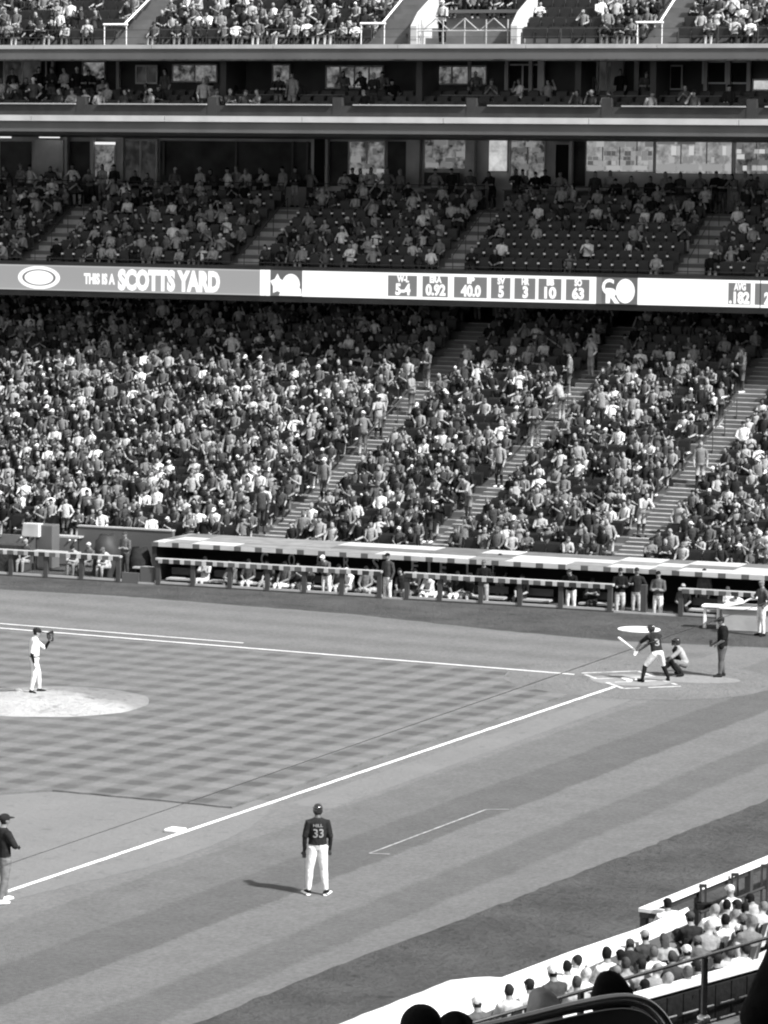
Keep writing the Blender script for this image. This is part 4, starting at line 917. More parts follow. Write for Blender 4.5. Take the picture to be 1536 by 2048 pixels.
for x, sh, tr in ((350, 4, 3), (400, 7, 2), (430, 3, 1), (455, 8, 2), (520, 2, 2), (620, 5, 2), (690, 7, 2), (705, 2, 3), (720, 8, 2), (800, 4, 2), (870, 6, 2), (940, 3, 2), (985, 1, 1), (1045, 7, 3), (1120, 5, 2), (1190, 2, 2), (1220, 7, 3), (1330, 6, 2), (1360, 2, 2), (1400, 4, 3), (1520, 8, 3), (60, 8, 3), (120, 7, 2), (180, 5, 2)): stander(x, 0, 30.1+rng.random()*1.2, FU, MWZ-.1*rng.random(), (sh, tr))
for x, sh, tr in ((80, 4, 6), (205, 6, 6), (410, 2, 7), (480, 2, 2), (705, 6, 6), (850, 5, 4), (955, 3, 6), (1000, 6, 4), (1180, 4, 3), (1420, 5, 3)): stander(x, 0, 29.3, FL, low_z[-1], (sh, tr))
for x, sh, tr in ((730, 1, 2), (765, 4, 2), (690, 3, 3), (955, 3, 3), (1240, 0, 0), (1290, 3, 3), (25, 1, 1), (330, 3, 2), (1180, 3, 4)): stander(x, 0, SD+3.3, FU, fz1+.5, (sh, tr))
# person in shorts on the landing of the upper deck, people on the aisle stairs
stander(885, 0, UD+.75, FU, uc1+.0, (7, 0), 0, 2)
for x, row, sh, tr in ((1172, 22, 6, 5), (1085, 17, 6, 3), (660, 14, 6, 5), (1310, 10, 4, 6), (1240, 4, 7, 6), (1410, 17, 4, 1), (620, 15, 6, 5), (720, 12, 4, 3), (1000, 9, 5, 2), (1060, 14, 3, 3), (760, 17, 5, 3), (800, 20, 3, 3), (1130, 20, 4, 3), (1210, 23, 5, 2), (1480, 21, 3, 3), (640, 6, 4, 3), (930, 5, 5, 4)):
    a = min(low_ais, key=lambda a_: abs(proj(FL.P(a_, low_d[row], low_z[row]))[0]-x)); V, Fc, T = LOWSTD[int(rng.integers(len(LOWSTD)))]; tn = pick_tones(); tn[2], tn[3] = sh, tr
    crowd.add(tform(V, rzof(FL, rng.normal(0, 1)), 1., FL.P(a+rng.normal(0, .3), low_d[row], low_z[row])), Fc, [tn[t_] for t_ in T])
o = crowd.build('spectator_crowd', CM, smooth=True); tag(o, 'dense crowd of spectators filling the rows of all the decks beyond the field', 'crowd', kind='stuff')
o = seats.build('seat_rows', [M_seat, M_seatl]); tag(o, 'rows of dark folding seats under and around the crowd', 'seats', kind='stuff')

# ------------------------------------------------------------------ dugout players and near spectators: remeshed templates
def tmpl(nm, p_, **k): return hi_mesh(nm, figure(p_, 9, 1, hands=False, **k), .022, 2)[0]
TS = [tmpl('sit_a', POSES[0]), tmpl('sit_b', POSES[1]), tmpl('sit_c', POSES[2]), tmpl('sit_d', POSES[4], cap=False), tmpl('sit_e', POSES[7], cap=False, longhair=True), tmpl('sit_f', POSES[5], cap=False)]
TSt = [tmpl('stand_a', STAND), tmpl('stand_b', SPOSES[1]), tmpl('stand_lean', SPOSES[2]), tmpl('stand_d', SPOSES[3])]
def pm(skin=1, hair=0, shirt=1, trou=8, shoes=0, sleeve=None, cap=0, shin=None):
    return place_mats(SK[skin], CL[hair], CL[shirt], CL[trou], CL[shoes], SK[skin] if sleeve is None else CL[sleeve], CL[cap], CL[trou if shin is None else shin])
DG = [  # x, kind, depth, material spec, label
 (410, 's2', 1.1, dict(shirt=7, trou=7, cap=0), 'person in pale jersey seated on the bench near the left end of the dugout'),
 (468, 's1', 1.1, dict(shirt=3, trou=4, hair=5, cap=5), 'person in dark grey hunched on the dugout bench, second from its left end'),
 (497, 's0', 1.1, dict(shirt=2, trou=7), 'player with dark top and pale trousers sitting under the first wall letter'),
 (570, 's0', 1.0, dict(shirt=3, trou=8, cap=0), 'player in white trousers sitting with knees apart below the second wall letter'),
 (620, 's1', 1.05, dict(shirt=2, trou=8, cap=0), 'player hunched on the bench left of the white-capped coach at the rail'),
 (653, 'w2', .75, dict(shirt=3, trou=8, cap=8, skin=0), 'coach with white cap and dark jersey standing at the dugout rail'),
 (702, 's1', 1.2, dict(shirt=8, trou=6, cap=8), 'person in white cap and top bending behind the dugout rail'),
 (732, 's0', 1.0, dict(shirt=4, trou=6), 'player in grey trousers sitting just left of the first gap in the rail'),
 (775, 'w0', .1, dict(shirt=2, trou=8, sleeve=2), 'player in dark jersey and white trousers standing in the left gap of the rail'),
 (806, 's3', 1.1, dict(shirt=1, trou=2), 'seated player in black just right of the left gap'),
 (830, 's2', 1.2, dict(shirt=2, trou=4, skin=0), 'seated player in dark grey, second right of the left gap'),
 (862, 's1', 1.0, dict(shirt=7, trou=8, cap=0), 'player all in pale kit crouching forward on the bench mid-dugout'),
 (915, 's0', 1.0, dict(shirt=0, trou=8), 'player in black top with white trousers, knees apart, mid-dugout bench'),
 (967, 'w1', .7, dict(shirt=0, trou=6, sleeve=6, hair=1, cap=3), 'player with arms folded on the rail, pale sleeves, grey trousers'),
 (1000, 'w0', 2.8, dict(shirt=1, trou=6), 'player in the shadow behind the one with folded arms'),
 (1045, 's0', 1.3, dict(shirt=0, trou=1, skin=0), 'person in black seated in the dark, right of the folded-arms player'),
 (1142, 'w2', .75, dict(shirt=0, trou=8, sleeve=1, cap=1), 'player in black jacket and white trousers leaning over the rail'),
 (1240, 'w1', .6, dict(shirt=0, trou=7, sleeve=1, cap=1), 'player in black jacket and pale trousers left of the lone post'),
 (1273, 'w3', .9, dict(shirt=1, trou=7, sleeve=7, cap=1), 'player in dark vest with pale sleeves, right beside the lone post'),
 (1316, 'w1', .25, dict(shirt=3, trou=8, cap=0), 'player in dark jersey and white trousers standing in the right gap, arms crossed'),
 (1366, 's0', 1.2, dict(shirt=0, trou=1, cap=6), 'person in black behind the left end of the right-hand railing'),
 (540, 's3', 1.3, dict(shirt=2, trou=5, skin=0, hair=1), 'bareheaded person in dark top between the first two wall letters'),
 (596, 's5', 1.25, dict(shirt=1, trou=7, hair=0), 'dark-haired player in black top and pale trousers on the bench, third post'),
 (678, 's0', 1.2, dict(shirt=3, trou=7), 'seated player in dark grey with pale trousers, right of the white-capped coach'),
 (748, 's2', 1.3, dict(shirt=1, trou=6), 'player in black top against the post at the left gap'),
 (890, 's2', 1.3, dict(shirt=2, trou=8), 'player in dark top and white trousers between two crouching players mid-dugout'),
 (940, 's1', 1.2, dict(shirt=1, trou=7), 'player leaning forward just left of the folded-arms player'),
 (1185, 's2', 1.3, dict(shirt=0, trou=1), 'person all in black on the bench right of the leaning player'),
 (1408, 'w0', 1.6, dict(shirt=3, trou=3, cap=0, skin=0), 'person in dark grey top turned away behind the right-hand railing'),
 (1455, 's2', 1.0, dict(shirt=8, trou=7, cap=2), 'person in white top seated behind the padded box'),
 (1474, 's1', .8, dict(shirt=8, trou=8, cap=8), 'person in white leaning forward next to the padded box'),
 (52, 's0', 1.0, dict(shirt=2, trou=5, cap=5), 'photographer in dark grey sitting behind the camera-well railing near its second post'),
 (150, 's1', .9, dict(shirt=6, trou=4, skin=0), 'photographer in light grey kneeling behind the third post of the camera-well railing'),
 (178, 's0', 1.1, dict(shirt=3, trou=3, cap=7), 'photographer in dark grey left of the one in a white top'),
 (215, 's1', .8, dict(shirt=7, trou=6, cap=3), 'photographer in white top sitting right of centre in the camera well'),
 (250, 'w1', .9, dict(shirt=3, trou=2, cap=2), 'photographer standing by the gap at the left end of the dugout'),
]
for x, kd, d, spec, lab in DG:
    sit = kd[0] == 's'; i = int(kd[1]); me = TS[i] if sit else TSt[i]
    z = DF if (x > 303) else (0.05 if not sit else -.0)
    if x in (775, 1316): z = -.2 if x == 775 else -.32
    if 303 < x and sit: z = DF-.03
    s_ = FL.sx(x, d, .5); q = FL.P(s_, d, z)
    person(me, pm(**spec), q, rzof(FL, (random.random()-.5)*.7), 1.0 if x > 303 else .95, lab, 'person', 'people in the dugout' if x > 303 else 'photographers in the camera well', 'player' if x > 303 else 'photographer')
# person at the right edge by the padded box
g = gnd(1522, 1272); person(TSt[3], pm(shirt=3, trou=8, sleeve=5, cap=4, hair=5), g, face_to((.6, .8)), 1.02, 'player in dark jersey and white trousers at the right edge by the padded box', 'person', name='player')
# ------------------------------------------------------------------ figures on the field
def hero(nm, p_, mats, loc, rz, scale, label, voxel=.013, n=14, bulk=1., loose=1., longhair=False):
    me, bvh = hi_mesh(nm, figure(p_, n, 1, cap=False, bulk=bulk, loose=loose), voxel, 2)
    o = person(me, mats, loc, rz, scale, label, 'person', name='person'); return o, bvh
def headgear(o, p_, name, m, brim=True, flap=False, back=False, sc=1.):
    H = np.array(p_['H'], float); R_ = np.array(Euler((-p_['pitch'], 0, p_['yaw'])).to_matrix()); mb = MB()
    mb.ell(H+R_@np.array([0, -.012, .05]), .098*sc, .122*sc, .088*sc, 16, 12, 0, R_)
    if flap: mb.ell(H+R_@np.array([0, -.03, .0]), .1*sc, .1*sc, .1*sc, 16, 12, 0, R_)
    if brim:
        s_ = -1 if back else 1
        q = [H+R_@np.array([x, y*s_, z]) for z in (.035, .048) for x, y in ((-.085, .06), (.085, .06), (.06, .19), (-.06, .19))]; mb.boxc(q)
    c = mb.build(name, m, smooth=True); c.parent = o; return c
def backtext(o, bvh, body, cx, cz, w_, h_, m, name='lettering', off=.02, front=False):
    V, F = textmesh(body, off); mb = MB(); W = []
    for v in V:
        x = cx+w_*(v[0]-.5); z = cz+h_*(v[1]-.5); d = 1 if not front else -1
        hit = bvh.ray_cast(Vector((x*d if not front else -x, -2*d, z)), Vector((0, d, 0)))
        y = hit[0].y if hit[0] else -.12*d
        W.append((x if not front else -x, y-d*(.012+.003*v[2]), z))
    mb.add(W, F); c = mb.build(name, m); c.parent = o; return c
def zh(q, h=0.): return (q[0], q[1], h)
M_helm = mat('helmet_shell', .02, .15, 0, spec=.8)
M_num = mat('shirt_lettering', .24, .8, .1, 8)
# third base coach
cp_ = pose(STAND, P=(0, 0, 1.0), C=(0, -.02, 1.44), AL=(-.17, .02, .09), AR=(.17, -.03, .09), KL=(-.15, .02, .53), KR=(.13, 0, .53), EL=(-.255, -.03, 1.16), ER=(.255, -.02, 1.16), HL=(-.26, .05, .88), HR=(.25, .05, .9), S=.185, H=(.0, .05, 1.69), footL=(-.4, 1, 0), footR=(.35, 1, 0))
g = gnd(634, 1790); o, bv = hero('coach', cp_, place_mats(SK[2], CL[0], CL[1], mat('white_trousers', .66, .85, .1, 6, .03, 9), CL[0], CL[1], CL[0], MATS['white_trousers'], SK[2]), zh(g, .01), face_to((.5, -.88)), 1.03,
    'base coach in dark jersey and white trousers standing with back turned in foul ground', bulk=1.02, loose=1.1)
headgear(o, cp_, 'helmet', M_helm, True, True)
backtext(o, bv, 'HILL', 0, 1.42, .19, .06, M_num); backtext(o, bv, '33', .01, 1.265, .21, .18, M_num)
mb = MB(); mb.rings([(0, 0, 1.03), (0, 0, 1.06)], [(.186, 0, 0)]*2, [(0, .134, 0)]*2, 24); c = mb.build('belt', CL[1], smooth=True); c.parent = o
for fx, fy, dx in ((-.2, .02, -.4), (.2, -.03, .35)):
    f = np.array([dx, 1, 0])/math.hypot(dx, 1); mb = MB(); mb.tube([np.array([fx, fy, .022])-f*.09, np.array([fx, fy, .022])+f*.21], [.054, .046], 12, flat=.45); c = mb.build('shoe_sole', M_white, smooth=True); c.parent = o
# pitcher
pp_ = pose(STAND, yaw=.05, pitch=.2, C=(0, .0, 1.42), H=(0, .07, 1.665), EL=(-.2, .3, 1.2), HL=(-.12, .42, 1.42), ER=(.27, -.1, 1.13), HR=(.25, -.04, .86), AL=(-.12, .14, .09), AR=(.12, -.1, .09), KL=(-.12, .12, .5), KR=(.12, -.02, .5), footL=(-.2, 1, 0), footR=(.9, .6, 0))
g = gnd(69, 1386, .262); o, bv = hero('pitcher', pp_, place_mats(SK[0], CL[1], mat('white_jersey', .66, .85, .1, 6, .03, 9), MATS['white_jersey'], CL[0], CL[0], CL[0], MATS['white_jersey']), g, face_to((-.8, -.6)), 1.02,
    'pitcher in white kit and dark cap standing on the mound with glove raised')
headgear(o, pp_, 'cap', CL[1])
mb = MB(); mb.rings([(0, .0, 1.0), (0, 0, 1.03)], [(.184, 0, 0)]*2, [(0, .135, 0)]*2, 24); c = mb.build('belt', CL[2], smooth=True); c.parent = o
mb = MB(); Rg = np.array(Euler((.35, 0, .2)).to_matrix()); G = np.array([-.11, .46, 1.52])
mb.ell(G, .05, .07, .13, 12, 8, 0, Rg)
for k in range(4): mb.tube([G+Rg@np.array([0, -.06+.045*k, .02]), G+Rg@np.array([.005, -.075+.052*k, .1]), G+Rg@np.array([.03, -.07+.05*k, .16])], [.032, .03, .02], 8)
mb.tube([G+Rg@np.array([.01, -.07, -.04]), G+Rg@np.array([.04, -.11, .06])], [.03, .022], 8); c = mb.build('baseball_glove', mat('glove_leather', .035, .5, .2, 20), smooth=True); c.parent = o
# batter
bp_ = dict(P=(.02, -.08, .88), C=(.0, .1, 1.32), H=(-.06, .2, 1.54), S=.2, EL=(-.34, .3, 1.14), ER=(-.02, .4, 1.08), HL=(-.42, .4, .88), HR=(-.35, .42, .86), KL=(-.27, .1, .48), KR=(.3, .08, .47), AL=(-.41, .0, .09), AR=(.44, .0, .09),
          yaw=.9, pitch=.1, footL=(-.3, 1, 0), footR=(.25, 1, 0))
fa, fb = gnd(1286, 1366), gnd(1333, 1362); g = (fa+fb)/2; vx = fb-fa
o, bv = hero('batter', bp_, place_mats(SK[2], CL[0], CL[1], MATS['white_trousers'], CL[0], SK[1], CL[0], CL[0], M_white), zh(g, .012), face_to((.74, -.67)), 1.0,
    'batter in dark jersey, white knee breeches and high dark socks at home plate')
headgear(o, bp_, 'helmet', M_helm, True, True); backtext(o, bv, '3', .0, 1.18, .15, .2, M_num)
mb = MB(); a = np.array([-.37, .46, .84]); dd = np.array([-.78, -.05, .55]); dd /= np.linalg.norm(dd)
mb.tube([a-dd*.07, a-dd*.05, a, a+dd*.25, a+dd*.5, a+dd*.76, a+dd*.8], [.026, .016, .0155, .019, .03, .035, .02], 14)
bt = mb.build('baseball_bat', mat('bat_wood', .72, .4, .08, 6), smooth=True); bt.location = o.location; bt.rotation_euler = o.rotation_euler; tag(bt, 'pale wooden bat held low by the batter, pointing up to the left', 'bat')
# catcher
kp_ = dict(P=(0, -.12, .36), C=(0, .08, .76), H=(0, .16, 1.0), S=.19, EL=(-.2, .34, .56), HL=(-.1, .38, .38), ER=(.26, .1, .5), HR=(.18, -.02, .34), KL=(-.3, .3, .46), KR=(.3, .28, .46), AL=(-.24, .02, .1), AR=(.24, -.02, .1), yaw=0, pitch=.05, footL=(-.6, 1, 0), footR=(.6, 1, 0))
g = gnd(1362, 1352); o, bv = hero('catcher', kp_, place_mats(SK[0], CL[0], CL[6], CL[4], CL[0], CL[6], CL[0], CL[1]), zh(g, .012), face_to((.86, .5)), 1.0, 'catcher crouching behind the batter in dark gear with mitt held out')
headgear(o, kp_, 'helmet', M_helm, False, True)
mb = MB(); mb.rings([(0, .02, .42), (0, .12, .6), (0, .2, .76), (0, .16, .88)], [(.15, 0, 0), (.18, 0, 0), (.17, 0, 0), (.1, 0, 0)], [(0, .09, 0), (0, .1, 0), (0, .09, 0), (0, .05, 0)], 14); c = mb.build('chest_protector', CL[0], smooth=True); c.parent = o
mb = MB()
for k in range(5): mb.tube([(-.09, .22, .93+.03*k), (0, .3, .93+.03*k), (.09, .22, .93+.03*k)], .008, 6)
for k in (-.04, .04): mb.tube([(k, .28, .9), (k, .29, 1.08)], .008, 6)
c = mb.build('face_mask', CL[0], smooth=True); c.parent = o
mb = MB(); mb.ell((-.1, .42, .36), .15, .09, .16, 14, 9, 0, np.array(Euler((.5, 0, -.3)).to_matrix())); mb.tube([(-.2, .4, .3), (-.24, .44, .42)], [.04, .025], 8); c = mb.build('catchers_mitt', MATS['glove_leather'], smooth=True); c.parent = o
for s_ in (-1, 1):
    mb = MB(); mb.tube([(s_*.31, .38, .5), (s_*.3, .26, .3), (s_*.25, .12, .12)], [.075, .062, .05], 10); c = mb.build('shin_guard', CL[0] if s_ < 0 else CL[5], smooth=True); c.parent = o
# plate umpire
up_ = pose(STAND, EL=(-.3, -.04, 1.14), HL=(-.16, .16, .98), ER=(.27, .05, 1.12), HR=(.14, .2, 1.0), yaw=.25, pitch=.25, H=(0, .06, 1.66), AL=(-.16, .05, .09), AR=(.16, -.05, .09))
g = gnd(1443, 1354); o, bv = hero('plate_umpire', up_, place_mats(SK[1], CL[1], CL[0], CL[3], CL[1], SK[0], CL[1], CL[3]), zh(g, .012), face_to((.93, .35)), 1.0, 'plate umpire in black shirt and grey trousers standing behind the catcher', bulk=1.22, loose=1.25)
headgear(o, up_, 'cap', CL[1]); mb = MB(); mb.ell((-.2, .02, .95), .07, .09, .12, 10, 8); c = mb.build('ball_bag', CL[0], smooth=True); c.parent = o
mb = MB(); 
for k in range(4): mb.tube([(.02, .3, .9+.05*k), (.1, .36, .9+.05*k), (.18, .3, .9+.05*k)], .01, 6)
mb.tube([(.1, .36, .88), (.1, .36, 1.07)], .012, 6); mk = mb.build('umpire_mask', CL[0], smooth=True); mk.location = o.location; mk.rotation_euler = o.rotation_euler; tag(mk, 'black wire mask held at the waist by the plate umpire', 'mask')
# third base umpire
tp_ = pose(STAND, EL=(-.26, .12, 1.16), HL=(.08, .24, 1.14), ER=(.27, .12, 1.16), HR=(-.08, .26, 1.17), AL=(-.14, .1, .09), AR=(.16, -.16, .09), KL=(-.13, .08, .5), KR=(.14, -.06, .5))
g = gnd(8, 1806); o, bv = hero('base_umpire', tp_, place_mats(SK[1], CL[1], CL[1], CL[4], M_white, CL[1], CL[0], CL[4], SK[1]), zh(g, .012), face_to((-.5, -.87)), 1.0, 'umpire in black jacket and grey trousers, cut off by the left edge, arms folded', bulk=1.0, loose=1.15)
headgear(o, tp_, 'cap', CL[1])

# ------------------------------------------------------------------ near side of the ground
M_bright = mat('sunlit_white_top', .78, .7, .08, 3)
def poly_prism(name, top, z0, z1, m, lab=None, cat=None, par=None, bevel=0):
    n_ = len(top); mb = MB(); mb.add([(p_[0], p_[1], z0) for p_ in top]+[(p_[0], p_[1], z1) for p_ in top], [tuple(range(n_))[::-1], tuple(range(n_, 2*n_))]+[(i, (i+1) % n_, n_+(i+1) % n_, n_+i) for i in range(n_)])
    o = mb.build(name, m, None, bevel=bevel)
    if par: keep(o, par)
    return tag(o, lab, cat)
WZ = 1.0
wo = [gnd(x, y, WZ)[:2] for x, y in ((1010, 1955), (1150, 1902), (1280, 1858), (1380, 1815))]; wi = [gnd(x, y, WZ)[:2] for x, y in ((900, 2050), (1100, 1962), (1300, 1874), (1388, 1836))]
d_ = (wo[0]-wo[1]); d_ /= np.linalg.norm(d_); wo = [wo[0]+d_*9]+wo; d_ = (wi[0]-wi[1]); d_ /= np.linalg.norm(d_); wi = [wi[0]+d_*7.0]+wi
fw_ = empty('field_wall', (wo[2][0], wo[2][1], 0), label='low field wall with a broad bright white top in front of the nearest spectators', cat='wall')
poly_prism('wall_body', wo+wi[::-1], 0, WZ-.06, M_fascia, par=fw_); 
ex = [p_+np.array([.05, 0]) for p_ in wo]
poly_prism('white_top', ex+wi[::-1], WZ-.057, WZ, M_bright, par=fw_)
# white topped rail of the camera pit
RZ = 1.0
A, B, Cc = gnd(1277, 1816, RZ), gnd(1536, 1711, RZ), gnd(1374, 1828, RZ)
t1 = (B-A)/np.linalg.norm(B-A); A2 = A; B2 = B+t1*8; nn = np.array([t1[1], -t1[0], 0]); nn = nn*(1 if nn@(Cc-A) > 0 else -1)
rl = empty('camera_pit_railing', (A[0], A[1], 0), label='railing with a broad white top rail at the lower right', cat='railing')
mb = MB(); mb.boxc([p_+UP*dz for dz in (-.07, 0) for p_ in (A2, B2, B2+nn*.17, A2+nn*.17)]); part(mb, 'top_rail', M_bright, rl)
t2 = (Cc-A)/np.linalg.norm(Cc-A); n2 = np.array([t2[1], -t2[0], 0]); n2 = n2*(1 if n2@t1 > 0 else -1)
mb = MB(); mb.boxc([p_+UP*dz for dz in (-.072, -.002) for p_ in (A2+nn*.172, A2+nn*.172+t1*.17, Cc+t1*.17, Cc)]); part(mb, 'return_rail', M_bright, rl)
mb = MB(); mb.boxc([p_+UP*dz for dz in (-.17, -.075) for p_ in (A2+nn*.02, A2+nn*.02+t1*.05, Cc+t1*.05, Cc)]); part(mb, 'rail_beam', M_dark, rl)
mb = MB(); mb.boxc([p_+UP*dz for dz in (-.2, -.072) for p_ in (A2+nn*.05, B2+nn*.05, B2+nn*.1, A2+nn*.1)]); part(mb, 'rail_beam', M_dark, rl)
for k in range(6):
    q = A2+t1*(.02+2.4*k)+nn*.02; mb = MB(); u_ = t1*.14; v_ = nn*.13; q0 = np.array([q[0], q[1], 0])
    mb.boxc([q0+a_+UP*z for z in (0, RZ-.075) for a_ in (0*u_, u_, u_+v_, v_)]); part(mb, 'post', M_post, rl, bevel=.01)
# H-shaped stanchions behind it, with the handrail they carry
for x, y, lab in ((1405, 1815, 'dark twin-bar stanchion nearest the corner of the white-topped railing'), (1469, 1792, 'dark twin-bar stanchion beside the white-hatted spectator'), (1528, 1800, 'tall dark twin-bar stanchion at the right edge of the photo')):
    tall = 1.25 if x == 1528 else 1.0
    q = gnd(x, y, .6); mb = MB()
    for s_ in (-.055, .055): mb.box(s_-.02, -.03, 0, s_+.02, .03, tall)
    mb.box(-.075, -.035, tall, .075, .035, tall+.06); mb.box(-.04, -.02, .55, .04, .02, .6)
    o = mb.build('stanchion', M_dark); o.location = (q[0], q[1], 0); o.rotation_euler = (0, 0, math.radians(26)); tag(o, lab, 'stanchion')
mb = MB(); a = gnd(1400, 1826, .85); b_ = gnd(1536, 1772, .85); mb.tube([a, b_, b_+(b_-a)*1.2], .03, 8); tag(mb.build('handrail', M_dark, smooth=True), 'thin dark handrail running behind the white-topped railing', 'handrail')
mb = MB(); q = gnd(1408, 1812, .75); mb.box(-.16, -.09, -.06, .16, .09, .06); mb.box(.05, -.04, .06, .13, .04, .1); o = mb.build('video_camera', CL[0], bevel=.015); o.location = Vector(q); o.rotation_euler = (0, 0, .5); tag(o, 'black video camera on the stanchion behind the railing corner', 'camera')
# tarpaulin roll on the track
ta, tb = gnd(985, 1960, .4), gnd(660, 2090, .4); tt = (tb-ta)/np.linalg.norm(tb-ta); mb = MB(); sd_ = np.array([tt[1], -tt[0], 0]); cs, ax, ay = [], [], []
for i, u in enumerate(np.linspace(-1.1, 13, 60)):
    r_ = .36*min(1, ((u+1.16)/2.4)**.5); r_ *= 1+.008*math.sin(u*5)+.006*math.sin(u*11)
    cs.append(np.array([ta[0], ta[1], 0])+tt*u+UP*max(r_*.9, .05)); ax.append(sd_*r_*1.05); ay.append(UP*r_*.92)
mb.rings(cs, ax, ay, 20); tag(mb.build('tarpaulin_roll', mat('tarpaulin', .74, .5, .07, 3, .03, 5), smooth=True), 'long white rolled tarpaulin lying on the track beside the field wall', 'tarpaulin')
mb = MB(); cs2 = [c_+sd_*(-.0) for c_ in cs[6:16]]
# near rows
wd = np.array([wi[3][0]-wi[1][0], wi[3][1]-wi[1][1], 0]); wd /= np.linalg.norm(wd); nw = np.array([wd[1], -wd[0], 0]); nw = nw if nw[0] < 0 else -nw
W0 = np.array([wi[3][0], wi[3][1], 0])
ns = empty('near_stand', W0, label='near block of sunlit concrete rows behind the field wall at lower right', cat='stand')
NZ = [.0, .32, .64, .96, 1.28]
def NP(s_, u, z): return W0+wd*s_+nw*u+UP*z
for k in range(5):
    mb = MB(); u = .62+.82*k; mb.boxc([NP(a_, b_, z) for z in (NZ[k]-.9, NZ[k]) for a_, b_ in ((-16, u-.6 if k == 0 else u-.41), (9, u-.6 if k == 0 else u-.41), (9, u+.41), (-16, u+.41))]); part(mb, 'terrace_row', mat('pale_concrete', .45, .9, .12, 2), ns)
LZ = 2.02
la, lb_, lc = gnd(1180, 2020, LZ), gnd(1275, 1994, LZ), gnd(1500, 1933, LZ); ld = (lc-lb_)/np.linalg.norm(lc-lb_); l0 = lb_-ld*6; l1 = lc+ld*7; ln = np.array([ld[1], -ld[0], 0]); ln = ln if ln[0] < 0 else -ln
mw = empty('section_wall', lb_*[1, 1, 0], label='dark panelled wall with a bright ledge, behind the nearest spectators', cat='wall')
mb = MB(); mb.boxc([p_+UP*dz for dz in (-.05, 0) for p_ in (l0-ln*.24, l1-ln*.24, l1+ln*.08, l0+ln*.08)]); part(mb, 'ledge', M_bright, mw)
mb = MB(); mb.boxc([p_+UP*dz for dz in (-2.6, -.053) for p_ in (l0-ln*.2, l1-ln*.2, l1, l0)]); part(mb, 'wall_core', M_dark, mw)
L = np.linalg.norm(l1-l0)
for k in range(int(L/.42)):
    mb = MB(); a = l0+ld*(.42*k+.012); b_ = l0+ld*(.42*(k+1)-.012)
    mb.boxc([p_+UP*dz for dz in (-1.9, -.14) for p_ in (a+ln*.002, b_+ln*.002, b_+ln*.03, a+ln*.03)]); part(mb, 'panel', CL[1], mw, bevel=.006)
for dz in (-.42, -.66):  # pale dashed pipes put in as highlights along the dark panels
    mb = MB()
    for k in range(int(L/.5)): a = l0+ld*(.5*k); mb.tube([a+ln*.12+UP*dz, a+ld*(.3+.12*rng.random())+ln*.12+UP*dz], .014, 6)
    part(mb, 'highlight_pipe', M_wallin, mw)
